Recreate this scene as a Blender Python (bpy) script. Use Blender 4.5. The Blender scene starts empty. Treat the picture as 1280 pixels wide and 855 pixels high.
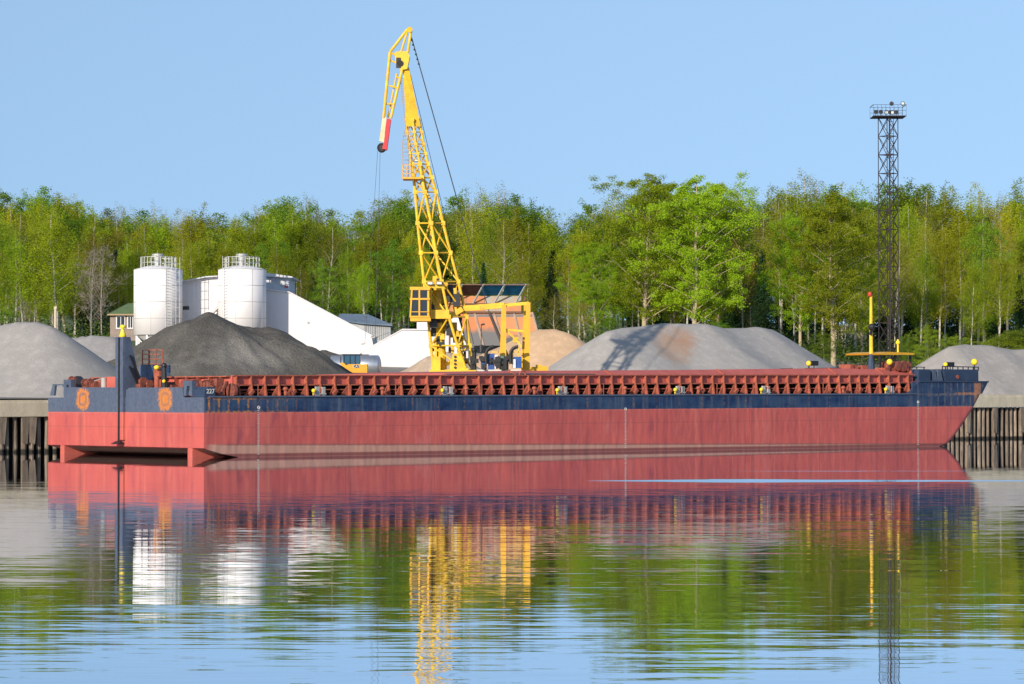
import bpy, math, random
import numpy as np
from mathutils import Vector, Matrix

random.seed(7)
rng = np.random.default_rng(7)
scene = bpy.context.scene
COL = scene.collection
R = math.radians

# ------------------------------------------------------------------ camera
F = 3610.0                      # focal length in photo pixels (1280 wide)
CAMZ = 3.0
PITCH = math.atan(72.5 / F)
cam_d = bpy.data.cameras.new('camera')
cam = bpy.data.objects.new('camera', cam_d)
COL.objects.link(cam)
cam.location = (0, 0, CAMZ)
cam.rotation_euler = (R(90) + PITCH, 0, 0)
cam_d.sensor_width = 36.0
cam_d.lens = F / 1280 * 36.0
cam_d.clip_start = 0.5
cam_d.clip_end = 20000
scene.camera = cam

# ------------------------------------------------------------------ light
SUN_H = Vector((-0.474, -0.882, 0)).normalized()      # horizontal direction towards the sun
SUN_EL = R(18)
sun_az = math.atan2(SUN_H.x, SUN_H.y)                 # clockwise from +Y
world = bpy.data.worlds.new('World')
scene.world = world
world.use_nodes = True
wn, wl = world.node_tree.nodes, world.node_tree.links
wn.clear()
sky = wn.new('ShaderNodeTexSky')
sky.sky_type = 'NISHITA'
sky.sun_disc = False
sky.sun_elevation = SUN_EL
sky.sun_rotation = sun_az
sky.altitude = 0
sky.air_density = 1.0
sky.dust_density = 0.25
sky.ozone_density = 3.0
hs = wn.new('ShaderNodeHueSaturation')
hs.inputs['Saturation'].default_value = 0.92
bg = wn.new('ShaderNodeBackground')
bg.inputs['Strength'].default_value = 0.13
wo = wn.new('ShaderNodeOutputWorld')
# the sky is read a little above each direction: clear blue down to the treeline
tc = wn.new('ShaderNodeTexCoord'); va = wn.new('ShaderNodeVectorMath'); va.operation = 'ADD'
va.inputs[1].default_value = (0, 0, 0.20)
vm = wn.new('ShaderNodeVectorMath'); vm.operation = 'MULTIPLY'; vm.inputs[1].default_value = (1, 1, 0.30)
vn = wn.new('ShaderNodeVectorMath'); vn.operation = 'NORMALIZE'
wl.new(tc.outputs['Generated'], vm.inputs[0]); wl.new(vm.outputs[0], va.inputs[0]); wl.new(va.outputs[0], vn.inputs[0]); wl.new(vn.outputs[0], sky.inputs[0])
wl.new(sky.outputs[0], hs.inputs['Color'])
wl.new(hs.outputs[0], bg.inputs['Color'])
wl.new(bg.outputs[0], wo.inputs['Surface'])

sd = bpy.data.lights.new('sun', 'SUN')
sd.energy = 4.1
sd.angle = R(0.5)
sd.color = (1.0, 0.90, 0.76)
sun = bpy.data.objects.new('sun', sd)
COL.objects.link(sun)
sdir = Vector((SUN_H.x * math.cos(SUN_EL), SUN_H.y * math.cos(SUN_EL), math.sin(SUN_EL)))
sun.rotation_euler = sdir.to_track_quat('Z', 'Y').to_euler()
sun.location = sdir * 300

scene.view_settings.view_transform = 'Standard'
scene.view_settings.look = 'None'
scene.view_settings.exposure = 0.22
scene.view_settings.gamma = 1
scene.cycles.max_bounces = 6
scene.cycles.diffuse_bounces = 2
scene.cycles.glossy_bounces = 3
scene.cycles.transmission_bounces = 3
scene.cycles.sample_clamp_indirect = 5

# ------------------------------------------------------------------ picture <-> world
CP, SP = math.cos(PITCH), math.sin(PITCH)
def P(px, py, D):
    u, v = (px - 640) / F, (427.5 - py) / F
    yy = CP - v * SP
    zz = SP + v * CP
    return Vector((u / yy * D, D, CAMZ + zz / yy * D))
def Zh(py, D): return P(640, py, D).z
def Xw(px, D): return P(px, 500, D).x

# ------------------------------------------------------------------ object helpers
def tag(o, label=None, cat=None, group=None, kind=None):
    if label: o['label'] = label
    if cat: o['category'] = cat
    if group: o['group'] = group
    if kind: o['kind'] = kind
    return o
def thing(name, label, cat, loc=(0, 0, 0), rz=0.0, group=None):
    o = bpy.data.objects.new(name, None)
    COL.objects.link(o)
    o.empty_display_size = 0.5
    o.location = loc
    o.rotation_euler = (0, 0, rz)
    return tag(o, label, cat, group)
def origin_of(o):
    v = Vector((0, 0, 0))
    while o is not None:
        v = v + Vector(o.location)
        o = o.parent
    return v

class MB:
    """collects shapes; build() links them as one mesh object"""
    def __init__(s): s.v = []; s.f = []
    def add(s, vs, fs):
        n = len(s.v)
        s.v += [tuple(x) for x in vs]
        s.f += [tuple(i + n for i in f) for f in fs]
        return s
    def box(s, x0, x1, y0, y1, z0, z1):
        return s.add([(x0,y0,z0),(x1,y0,z0),(x1,y1,z0),(x0,y1,z0),(x0,y0,z1),(x1,y0,z1),(x1,y1,z1),(x0,y1,z1)],
                     [(0,3,2,1),(4,5,6,7),(0,1,5,4),(1,2,6,5),(2,3,7,6),(3,0,4,7)])
    def bar(s, a, b, w, h=None):
        a, b = Vector(a), Vector(b)
        h = w if h is None else h
        d = b - a
        if d.length < 1e-6: return s
        d.normalize()
        up = Vector((0, 0, 1)) if abs(d.z) < 0.95 else Vector((0, 1, 0))
        x = d.cross(up).normalized() * w / 2
        y = x.cross(d).normalized() * h / 2
        vs = [a - x - y, a + x - y, a + x + y, a - x + y, b - x - y, b + x - y, b + x + y, b - x + y]
        return s.add(vs, [(0,3,2,1),(4,5,6,7),(0,1,5,4),(1,2,6,5),(2,3,7,6),(3,0,4,7)])
    def tube(s, a, b, r0, r1=None, n=8, cap=True):
        a, b = Vector(a), Vector(b)
        r1 = r0 if r1 is None else r1
        d = (b - a)
        if d.length < 1e-6: return s
        d.normalize()
        up = Vector((0, 0, 1)) if abs(d.z) < 0.95 else Vector((0, 1, 0))
        x = d.cross(up).normalized(); y = x.cross(d)
        vs = []
        for c, r in ((a, r0), (b, r1)):
            for i in range(n):
                t = 2 * math.pi * i / n
                vs.append(c + (x * math.cos(t) + y * math.sin(t)) * r)
        fs = [(i, (i + 1) % n, n + (i + 1) % n, n + i) for i in range(n)]
        if cap: fs += [tuple(range(n - 1, -1, -1)), tuple(range(n, 2 * n))]
        return s.add(vs, fs)
    def path(s, pts, r, n=6):
        rs = r if isinstance(r, (list, tuple)) else [r] * len(pts)
        for i in range(len(pts) - 1):
            s.tube(pts[i], pts[i + 1], rs[i], rs[i + 1], n)
        return s
    def lathe(s, c, prof, n=32):
        c = Vector(c); vs = []; fs = []
        for r, z in prof:
            for i in range(n):
                t = 2 * math.pi * i / n
                vs.append((c.x + r * math.cos(t), c.y + r * math.sin(t), c.z + z))
        for k in range(len(prof) - 1):
            for i in range(n):
                fs.append((k*n+i, k*n+(i+1)%n, (k+1)*n+(i+1)%n, (k+1)*n+i))
        fs.append(tuple(range(n - 1, -1, -1)))
        fs.append(tuple((len(prof)-1)*n + i for i in range(n)))
        return s.add(vs, fs)
    def ball(s, c, r, n=10, sz=1.0):
        prof = [(max(r * math.sin(math.pi * k / n), 1e-4), -r * sz * math.cos(math.pi * k / n)) for k in range(n + 1)]
        return s.lathe(c, prof, 2 * n)
    def prism(s, poly, off):
        """poly: 3-D points of one flat face, off: vector of extrusion"""
        off = Vector(off); n = len(poly)
        vs = [Vector(p) for p in poly] + [Vector(p) + off for p in poly]
        fs = [tuple(range(n)), tuple(range(2*n-1, n-1, -1))]
        fs += [(i, i + n, (i+1) % n + n, (i+1) % n) for i in range(n)]
        return s.add(vs, fs)
    def torus(s, c, R_, r, ax=(0,1,0), n=20, m=8, a0=0, a1=2*math.pi):
        c = Vector(c); ax = Vector(ax).normalized()
        x = ax.orthogonal().normalized(); y = ax.cross(x)
        full = abs(a1 - a0 - 2*math.pi) < 1e-6
        k = n if full else n + 1
        vs = []
        for i in range(k):
            t = a0 + (a1 - a0) * i / n
            d = x * math.cos(t) + y * math.sin(t)
            for j in range(m):
                p = 2*math.pi*j/m
                vs.append(c + d * (R_ + r*math.cos(p)) + ax * r*math.sin(p))
        fs = []
        for i in range(n):
            i2 = (i + 1) % k
            for j in range(m):
                fs.append((i*m+j, i2*m+j, i2*m+(j+1)%m, i*m+(j+1)%m))
        return s.add(vs, fs)
    def build(s, name, mat, parent=None, loc=None, local=False, smooth=False):
        me = bpy.data.meshes.new(name)
        if parent is not None:
            o0 = Vector((0,0,0)) if local else origin_of(parent)
        else:
            o0 = Vector(loc) if loc is not None else Vector((0,0,0))
        me.from_pydata([(v[0]-o0.x, v[1]-o0.y, v[2]-o0.z) for v in s.v], [], s.f)
        me.validate()
        import bmesh
        bm = bmesh.new(); bm.from_mesh(me)
        bmesh.ops.recalc_face_normals(bm, faces=bm.faces)
        bm.to_mesh(me); bm.free()
        if smooth:
            me.polygons.foreach_set('use_smooth', [True] * len(me.polygons))
        me.materials.append(mat)
        o = bpy.data.objects.new(name, me)
        COL.objects.link(o)
        if parent is not None: o.parent = parent
        elif loc is not None: o.location = loc
        return o

def text_part(txt, size, mat, parent, loc, rot, name='number', depth=0.01):
    c = bpy.data.curves.new(name, 'FONT')
    c.body = txt; c.size = size; c.extrude = depth; c.align_x = 'CENTER'; c.align_y = 'CENTER'
    c.offset = size * 0.012
    c.materials.append(mat)
    tmp = bpy.data.objects.new(name, c)
    me = bpy.data.meshes.new_from_object(tmp)
    bpy.data.objects.remove(tmp)
    o = bpy.data.objects.new(name, me)
    COL.objects.link(o)
    o.parent = parent; o.location = loc; o.rotation_euler = rot
    return o

# ------------------------------------------------------------------ materials
def nodes_of(m):
    m.use_nodes = True
    nt = m.node_tree; nt.nodes.clear()
    out = nt.nodes.new('ShaderNodeOutputMaterial')
    b = nt.nodes.new('ShaderNodeBsdfPrincipled')
    nt.links.new(b.outputs[0], out.inputs[0])
    return nt, b
class NT:
    """small expression helper around a node tree"""
    def __init__(s, nt): s.nt = nt
    def n(s, t): return s.nt.nodes.new(t)
    def put(s, sock, v):
        if isinstance(v, (int, float)): sock.default_value = v
        elif isinstance(v, (tuple, list)):
            sock.default_value = tuple(v) if len(v) == len(sock.default_value) else tuple(v) + (1,)
        else: s.nt.links.new(v, sock)
    def math(s, op, a, b=0.0, c=0.0, clamp=False):
        m = s.n('ShaderNodeMath'); m.operation = op; m.use_clamp = clamp
        s.put(m.inputs[0], a); s.put(m.inputs[1], b)
        if op in ('MULTIPLY_ADD', 'SMOOTH_MIN', 'COMPARE'): s.put(m.inputs[2], c)
        return m.outputs[0]
    def mix(s, f, a, b, blend='MIX'):
        m = s.n('ShaderNodeMix'); m.data_type = 'RGBA'; m.blend_type = blend
        s.put(m.inputs['Factor'], f); s.put(m.inputs[6], a); s.put(m.inputs[7], b)
        return m.outputs[2]
    def obj(s): return s.n('ShaderNodeTexCoord').outputs['Object']
    def xyz(s, v):
        m = s.n('ShaderNodeSeparateXYZ'); s.nt.links.new(v, m.inputs[0]); return m.outputs
    def mapping(s, v, sc=(1,1,1), loc=(0,0,0), rot=(0,0,0)):
        m = s.n('ShaderNodeMapping'); s.nt.links.new(v, m.inputs[0])
        m.inputs['Scale'].default_value = sc; m.inputs['Location'].default_value = loc; m.inputs['Rotation'].default_value = rot
        return m.outputs[0]
    def noise(s, v, scale, detail=4, rough=0.6, out='Fac'):
        m = s.n('ShaderNodeTexNoise'); s.nt.links.new(v, m.inputs['Vector'])
        m.inputs['Scale'].default_value = scale; m.inputs['Detail'].default_value = detail; m.inputs['Roughness'].default_value = rough
        return m.outputs[out]
    def ramp(s, f, a, b):            # linear step a..b -> 0..1
        m = s.n('ShaderNodeMapRange'); m.clamp = True
        s.put(m.inputs['Value'], f); m.inputs['From Min'].default_value = a; m.inputs['From Max'].default_value = b
        return m.outputs[0]
    def bump(s, h, dist, strength=1.0):
        m = s.n('ShaderNodeBump'); s.put(m.inputs['Height'], h)
        m.inputs['Distance'].default_value = dist; m.inputs['Strength'].default_value = strength
        return m.outputs[0]

_mats = {}
def mat(name, col, dark=None, scale=2.0, rough=0.6, metal=0.0, rust=0.0, bump=0.0, streak=False, rustcol=(0.30,0.11,0.04), spec=0.5, rand=0.0):
    if name in _mats: return _mats[name]
    m = bpy.data.materials.new(name); nt, b = nodes_of(m); e = NT(nt)
    co = e.obj()
    v = e.mapping(co, (1,1,0.25)) if streak else co
    dark = dark or tuple(c * 0.72 for c in col)
    f = e.ramp(e.noise(v, scale, 5, 0.65), 0.3, 0.7)
    c = e.mix(f, dark, col)
    if rust > 0:
        r = e.ramp(e.noise(v, scale * 1.7 + 0.3, 6, 0.7), 0.72 - 0.3 * rust, 0.80 - 0.25 * rust)
        c = e.mix(r, c, rustcol)
    if rand > 0:
        oi = e.n('ShaderNodeObjectInfo').outputs['Random']
        h = e.n('ShaderNodeHueSaturation'); nt.links.new(c, h.inputs['Color'])
        e.put(h.inputs['Value'], e.math('MULTIPLY_ADD', oi, rand, 1 - rand / 2))
        c = h.outputs[0]
    nt.links.new(c, b.inputs['Base Color'])
    b.inputs['Roughness'].default_value = rough
    b.inputs['Metallic'].default_value = metal
    b.inputs['Specular IOR Level'].default_value = spec
    if bump > 0:
        nt.links.new(e.bump(e.noise(co, scale * 6, 5, 0.7), bump), b.inputs['Normal'])
    _mats[name] = m
    return m

M_yellow = mat('crane yellow paint', (0.88,0.58,0.022), (0.66,0.36,0.02), 1.6, 0.5, rust=0.34)
M_yellow2 = mat('faded orange yellow paint', (0.84,0.44,0.015), (0.66,0.33,0.02), 1.2, 0.5, rust=0.15)
M_black = mat('black grease', (0.018,0.018,0.02), rough=0.5)
M_cable = mat('steel cable', (0.03,0.035,0.045), rough=0.5)
M_redoxide = mat('red oxide paint', (0.60,0.135,0.10), (0.46,0.10,0.075), 1.3, 0.65, rust=0.3, rustcol=(0.36,0.13,0.06), bump=0.01)
M_redrust = mat('rusty red paint', (0.47,0.12,0.065), (0.24,0.06,0.038), 3.0, 0.75, rust=0.5, rustcol=(0.42,0.16,0.07), bump=0.02)
M_wrust = mat('dark rusty winch steel', (0.34,0.085,0.05), (0.09,0.03,0.025), 5.0, 0.8, rust=0.5, rustcol=(0.45,0.18,0.07), bump=0.02)
M_navy = mat('navy hull paint', (0.035,0.06,0.115), (0.02,0.035,0.07), 1.2, 0.55, rust=0.15, bump=0.008)
M_greyblue = mat('weathered blue grey paint', (0.10,0.13,0.19), (0.055,0.07,0.11), 1.0, 0.6, rust=0.12, bump=0.01)
M_shadedeck = mat('shade-dark deck steel', (0.03,0.022,0.02), rough=0.85)  # near-black: shade of the side-deck recess is put into the colour
M_white = mat('white painted steel', (0.84,0.80,0.79), (0.80,0.76,0.74), 0.25, 0.75, spec=0.2)
M_whitewall = mat('white sheet cladding', (0.72,0.68,0.68), (0.65,0.62,0.62), 0.15, 0.55)
M_galv = mat('galvanised steel', (0.50,0.50,0.47), rough=0.45, metal=0.3)
M_seam = mat('grimy seam steel', (0.48,0.46,0.43), rough=0.6)
M_lamp = mat('yellow lantern glass', (0.95,0.72,0.03), (0.9,0.62,0.03), 4, 0.35)
M_glass = mat('dark window glass', (0.03,0.04,0.05), rough=0.08)
M_brown = mat('brown tower steel', (0.035,0.022,0.025), (0.022,0.014,0.016), 1.0, 0.8, rust=0.12, rustcol=(0.12,0.06,0.04))
M_lightgrey = mat('pale grey marking paint', (0.72,0.70,0.64), rough=0.6)
M_conc = mat('weathered concrete', (0.70,0.59,0.42), (0.48,0.41,0.29), 1.1, 0.9, streak=True, bump=0.03)
M_timber = mat('grey timber pile', (0.36,0.28,0.20), (0.10,0.07,0.055), 2.2, 0.85, streak=True, bump=0.03, rand=0.5)
M_dark = mat('shade-dark back wall', (0.02,0.018,0.018), rough=0.95)  # near-black colour carries the shade of the recess under the cap
M_bluemach = mat('blue machine paint', (0.02,0.10,0.36), (0.015,0.06,0.22), 2, 0.4)
M_rubber = mat('black rubber', (0.015,0.015,0.017), rough=0.6)

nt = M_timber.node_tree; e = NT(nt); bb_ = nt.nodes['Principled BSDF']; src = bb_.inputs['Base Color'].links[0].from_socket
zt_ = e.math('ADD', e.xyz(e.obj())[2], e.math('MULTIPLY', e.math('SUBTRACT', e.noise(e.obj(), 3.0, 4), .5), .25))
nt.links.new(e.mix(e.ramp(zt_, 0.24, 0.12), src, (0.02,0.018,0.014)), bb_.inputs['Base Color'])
# ------------------------------------------------------------------ terrain and water
QX, QY, QS = -28.0, 166.0, 0.8756
QC = 1 / math.sqrt(1 + QS * QS)
def qline(x): return QY + QS * (x - QX)
def qdist(x, y): return (y - qline(x)) * QC
def sm(a, b, v):
    t = min(1, max(0, (v - a) / (b - a))); return t * t * (3 - 2 * t)
def ground(x, y):
    d = qdist(x, y)
    return 3.2 + 6.8 * sm(25, 150, d) + 14.0 * sm(225, 420, d)
QU = Vector((QC, QS * QC, 0)); QN = Vector((-QS * QC, QC, 0))
def qpt(a, d, z): return Vector((QX, QY, 0)) + QU * a + QN * d + Vector((0, 0, z))
QROT = math.atan2(QU.y, QU.x)

# the yard, bank and forest floor: one sheet
m = bpy.data.materials.new('yard gravel and grass'); nt, b = nodes_of(m); e = NT(nt)
co = e.obj(); n1 = e.noise(co, 0.05, 4, 0.6); n2 = e.noise(co, 1.5, 5, 0.7)
g1 = e.mix(n2, (0.20,0.18,0.15), (0.30,0.27,0.23)); g2 = e.mix(n2, (0.06,0.08,0.02), (0.12,0.15,0.035))
yy = e.xyz(co)[2]
fac = e.math('ADD', e.ramp(yy, 7.5, 9.0), e.math('MULTIPLY', e.math('SUBTRACT', n1, 0.5), 1.6), clamp=True)
nt.links.new(e.mix(fac, g1, g2), b.inputs['Base Color']); b.inputs['Roughness'].default_value = 0.95
nt.links.new(e.bump(n2, 0.05), b.inputs['Normal'])
mb = MB()
As = [-3000,-900,-300] + list(range(-120, 260, 6)) + [400,1000,3500]
Ds = [1.0,8,16,25] + list(range(30, 420, 8)) + [600,1200,6000]
for a in As:
    for d in Ds:
        p = qpt(a, d, 0)
        bumpz = 0.15 * math.sin(p.x * .31) * math.cos(p.y * .23) if d > 10 else 0
        mb.v.append((p.x, p.y, ground(p.x, p.y) + bumpz - (0.12 if d < 3 else 0)))
nd = len(Ds)
for i in range(len(As) - 1):
    for j in range(nd - 1):
        mb.f.append((i*nd+j, (i+1)*nd+j, (i+1)*nd+j+1, i*nd+j+1))
tag(mb.build('ground', m, smooth=True), kind='structure')

# water
m = bpy.data.materials.new('river water'); nt, b = nodes_of(m); e = NT(nt)
co = e.obj(); X, Y, Z_ = e.xyz(co)
def vec_noise(sc, scale, detail=2):
    v = e.mapping(co, sc)
    c = e.noise(v, scale, detail, 0.5, 'Color')
    s3 = e.xyz(c)
    return e.math('SUBTRACT', s3[0], 0.5), e.math('SUBTRACT', s3[1], 0.5)
ax1, ay1 = vec_noise((0.07, 1.2, 1), 1.0, 3)      # long low swell
ax2, ay2 = vec_noise((0.14, 3.4, 1), 1.0, 3)      # ripples
ax3, ay3 = vec_noise((1.2, 9.0, 1), 1.0, 2)      # fine shiver
near = e.ramp(Y, 122, 62)
near2 = e.math('MULTIPLY', near, near)
patch = e.ramp(e.noise(e.mapping(co, (0.035, 0.07, 1)), 1.0, 2), 0.30, 0.65)
amp1 = e.math('MULTIPLY_ADD', near, 0.011, 0.003)
amp2 = e.math('MULTIPLY', e.math('MULTIPLY_ADD', near, 0.026, 0.005), e.math('MULTIPLY_ADD', patch, 0.8, 0.4))
# ruffled slick off the bow
def slick(y0, hw, x0, x1):
    wob = e.math('MULTIPLY', e.math('SUBTRACT', e.noise(e.mapping(co, (0.5, 0.02, 1)), 1.0, 3), 0.5), 0.9)
    a = e.math('ABSOLUTE', e.math('SUBTRACT', e.math('ADD', Y, wob), y0))
    wid = e.math('MULTIPLY', e.math('MULTIPLY', e.ramp(X, x0, x0 + 5), hw), e.math('MULTIPLY_ADD', e.ramp(X, 17, 9), 0.65, 0.35))
    k = e.math('SUBTRACT', 1.0, e.ramp(e.math('DIVIDE', a, e.math('ADD', wid, 0.001)), 0.7, 1.1))
    return e.math('MULTIPLY', k, e.math('MULTIPLY', e.ramp(X, x0, x0 + 0.5), e.ramp(X, x1, x1 - 2)))
sl = e.math('ADD', slick(107.3, 2.3, 2.6, 23), e.math('MULTIPLY', slick(122.0, 0.45, 9.0, 20.5), 0.7), clamp=True)
amp3 = e.math('MULTIPLY_ADD', e.ramp(Y, 140, 80), 0.034, 0.0)
ny = e.math('ADD', e.math('ADD', e.math('MULTIPLY', ay1, amp1), e.math('MULTIPLY', ay3, amp3)), e.math('MULTIPLY', ay2, amp2))
nx = e.math('ADD', e.math('MULTIPLY', ax1, e.math('MULTIPLY', amp1, 0.3)), e.math('MULTIPLY', ax2, e.math('MULTIPLY', amp2, 0.35)))
ny = e.math('ADD', ny, e.math('MULTIPLY', sl, e.math('MULTIPLY_ADD', ay2, 0.10, -0.085)))
cv = e.n('ShaderNodeCombineXYZ'); e.put(cv.inputs[0], nx); e.put(cv.inputs[1], ny); cv.inputs[2].default_value = 1
nv = e.n('ShaderNodeVectorMath'); nv.operation = 'NORMALIZE'; nt.links.new(cv.outputs[0], nv.inputs[0])
nt.links.new(nv.outputs[0], b.inputs['Normal'])
b.inputs['Base Color'].default_value = (0.055, 0.075, 0.085, 1)
b.inputs['Roughness'].default_value = 0.0
b.inputs['IOR'].default_value = 1.33
gl_ = e.n('ShaderNodeBsdfGlossy'); gl_.inputs['Roughness'].default_value = 0.0; gl_.inputs['Color'].default_value = (0.93,0.96,1,1)
fr_ = e.n('ShaderNodeFresnel'); fr_.inputs['IOR'].default_value = 1.33
nt.links.new(nv.outputs[0], gl_.inputs['Normal']); nt.links.new(nv.outputs[0], fr_.inputs['Normal'])
mf = e.math('SUBTRACT', 1.0, e.math('POWER', e.math('SUBTRACT', 1.0, fr_.outputs[0], clamp=True), 1.5))
ms = e.n('ShaderNodeMixShader'); nt.links.new(mf, ms.inputs[0]); nt.links.new(b.outputs[0], ms.inputs[1]); nt.links.new(gl_.outputs[0], ms.inputs[2])
nt.links.new(ms.outputs[0], [q for q in nt.nodes if q.type == 'OUTPUT_MATERIAL'][0].inputs[0])
mb = MB()
mb.add([(-3000,-600,0),(3000,-600,0),(3000,2500,0),(-3000,2500,0)], [(0,1,2,3)])
tag(mb.build('water', m), kind='structure')

# ------------------------------------------------------------------ quay wall
quay = thing('quay_wall', 'long concrete quay with dark timber piles under its cap behind the barge', 'quay', (QX, QY, 0), QROT)
def capz(a): return 3.0 + 0.40 * a / 87.0
mb = MB()
A0, A1 = -60, 160
n = 44
for k in range(n + 1):
    a = A0 + (A1 - A0) * k / n
    z1 = capz(a)
    for (d, z) in ((0, z1-0.98), (-0.06, z1-0.95), (-0.06, z1-0.16), (0.0, z1-0.14), (0.0, z1), (2.6, z1), (2.6, z1-0.98)):
        mb.v.append((a, d, z))
for k in range(n):
    for j in range(7):
        j2 = (j + 1) % 7
        mb.f.append((k*7+j, (k+1)*7+j, (k+1)*7+j2, k*7+j2))
mb.f.append(tuple(range(7))); mb.f.append(tuple(n*7+i for i in range(6, -1, -1)))
mb.build('concrete_cap', M_conc, quay, local=True)
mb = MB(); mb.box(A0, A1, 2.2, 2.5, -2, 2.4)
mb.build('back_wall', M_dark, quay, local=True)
rr = random.Random(3)
piles = []
a = -4.5
while a < 112:
    if 5 < a < 70: a = 70
    piles.append(a); a += 0.52 + rr.uniform(-.06, .06)
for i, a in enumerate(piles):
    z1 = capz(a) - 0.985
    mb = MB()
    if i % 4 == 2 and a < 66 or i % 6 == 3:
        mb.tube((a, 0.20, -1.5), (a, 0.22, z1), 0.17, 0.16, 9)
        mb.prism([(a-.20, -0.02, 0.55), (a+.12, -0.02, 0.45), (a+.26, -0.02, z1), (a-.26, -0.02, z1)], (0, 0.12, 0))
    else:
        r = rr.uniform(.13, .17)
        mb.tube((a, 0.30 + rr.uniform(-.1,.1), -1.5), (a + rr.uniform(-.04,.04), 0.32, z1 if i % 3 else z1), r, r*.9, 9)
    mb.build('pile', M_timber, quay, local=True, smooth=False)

# ------------------------------------------------------------------ heaps
def heap_mat(name, col, dark, patches=None, sc=0.5, bumpd=0.03):
    m = bpy.data.materials.new(name); nt, b = nodes_of(m); e = NT(nt); co = e.obj()
    n1 = e.noise(e.mapping(co, (1, 1, 0.5)), sc, 6, 0.65); n2 = e.noise(co, 9.0, 4, 0.7)
    c = e.mix(e.ramp(n1, 0.35, 0.7), dark, col)
    c = e.mix(e.math('MULTIPLY', e.ramp(n2, 0.4, 0.7), 0.35), c, tuple(x * 0.6 for x in col))
    n3 = e.noise(e.mapping(co, (1.2, 1.2, 0.16)), 1.3, 5, 0.6)
    c = e.mix(e.math('MULTIPLY', e.ramp(n3, 0.52, 0.62), 0.35), c, tuple(min(1, x * 1.22) for x in col))
    c = e.mix(e.math('MULTIPLY', e.ramp(n3, 0.46, 0.38), 0.30), c, tuple(x * 0.78 for x in col))
    if patches:
        for (loc, scv, pc, lo, hi) in patches:
            vv = e.mapping(co, scv, tuple(-l * s_ for l, s_ in zip(loc, scv)))
            ln = e.n('ShaderNodeVectorMath'); ln.operation = 'LENGTH'; nt.links.new(vv, ln.inputs[0])
            dd = e.math('ADD', ln.outputs['Value'], e.math('MULTIPLY', e.math('SUBTRACT', e.noise(co, 0.8, 5, 0.7), 0.5), 1.3))
            c = e.mix(e.math('MULTIPLY', e.ramp(dd, hi, lo), 0.8), c, pc)
    nt.links.new(c, b.inputs['Base Color']); b.inputs['Roughness'].default_value = 0.95
    b.inputs['Specular IOR Level'].default_value = 0.1
    nt.links.new(e.bump(e.noise(co, 5.0, 8, 0.75), bumpd * 1.0), b.inputs['Normal'])
    return m
def heap(name, label, cat, prof, Dp, mtl, slope=0.68, rnd=0.5, lump=0.25, seed=0, step=0.35):
    """prof: [(px, py)] ridge line seen in the photo; Dp: (depth at first, depth at last)"""
    xs = []
    n = len(prof)
    pts = []
    for i, (px, py) in enumerate(prof):
        D = Dp[0] + (Dp[1] - Dp[0]) * i / (n - 1)
        pts.append(P(px, py, D))
    ridge = []
    for i in range(n - 1):
        k = max(2, int((pts[i+1] - pts[i]).length / 0.5))
        for j in range(k): ridge.append(pts[i].lerp(pts[i+1], j / k))
    ridge.append(pts[-1])
    rg = np.array([tuple(p) for p in ridge])
    zmax = rg[:,2].max() - 2.5
    pad = zmax / slope + 1
    x0, x1 = rg[:,0].min() - pad, rg[:,0].max() + pad
    y0, y1 = rg[:,1].min() - pad, rg[:,1].max() + pad
    nx_, ny_ = int((x1-x0)/step)+2, int((y1-y0)/step)+2
    gx, gy = np.meshgrid(np.linspace(x0, x1, nx_), np.linspace(y0, y1, ny_), indexing='ij')
    rs = np.random.default_rng(seed)
    ph = rs.uniform(0, 6.28, (10, 3))
    wx = np.zeros_like(gx)
    for q in range(10):
        fr = 0.25 * 1.45 ** q
        ang = ph[q,2]
        wx += np.sin(gx * fr * math.cos(ang) + gy * fr * math.sin(ang) + ph[q,0]) / (1.35 ** q)
    z = np.full_like(gx, -99.0)
    for (rx, ry, rz_) in rg:
        d = np.sqrt((gx-rx)**2 + (gy-ry)**2 + (rnd*.5)**2) - rnd*.5
        z = np.maximum(z, rz_ - slope * d)
    wr = (np.maximum(0, z - 3.0) / zmax)
    an = np.arctan2(gy - rg[:,1].mean(), gx - rg[:,0].mean())
    gul = np.zeros_like(gx)
    for q in range(4):
        gul += np.abs(np.sin(an * (5 + 4.3*q) + ph[q,1] + 0.25*np.sin(gx*.6+ph[q,0]))) / (1.5 ** q)
    z = z + lump * wx * 0.30 * np.clip(wr * 2.5, 0, 1) - lump * 0.22 * gul * np.clip(wr * 3, 0, 1) * np.clip((rg[:,2].max() - z) / 2.5, 0, 1) + lump * .5 * np.clip(wr*3, 0, 1) * .5
    gr = np.array([[ground(gx[i,j], gy[i,j]) for j in range(ny_)] for i in range(nx_)])
    low = z < gr - 0.35
    z = np.where(low, gr - 0.35, z)
    base = Vector((float(rg[:,0].mean()), float(rg[:,1].mean()), 3.2))
    mb = MB()
    idx = -np.ones((nx_, ny_), int)
    keep = np.zeros((nx_, ny_), bool)
    qd = (gy - (QY + QS*(gx-QX))) * QC
    ok = (~low) & (qd > 0.9)
    for i in range(nx_ - 1):
        for j in range(ny_ - 1):
            if ok[i,j] or ok[i+1,j] or ok[i,j+1] or ok[i+1,j+1]:
                if min(qd[i,j], qd[i+1,j], qd[i,j+1], qd[i+1,j+1]) < 0.5: continue
                q = []
                for (a_, b_) in ((i,j),(i+1,j),(i+1,j+1),(i,j+1)):
                    if idx[a_,b_] < 0:
                        idx[a_,b_] = len(mb.v); mb.v.append((gx[a_,b_], gy[a_,b_], z[a_,b_]))
                    q.append(int(idx[a_,b_]))
                mb.f.append(tuple(q))
    o = mb.build(name, mtl, loc=base, smooth=True)
    return tag(o, label, cat)
HM_grey = heap_mat('grey gravel', (0.39,0.355,0.325), (0.345,0.32,0.295))
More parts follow.
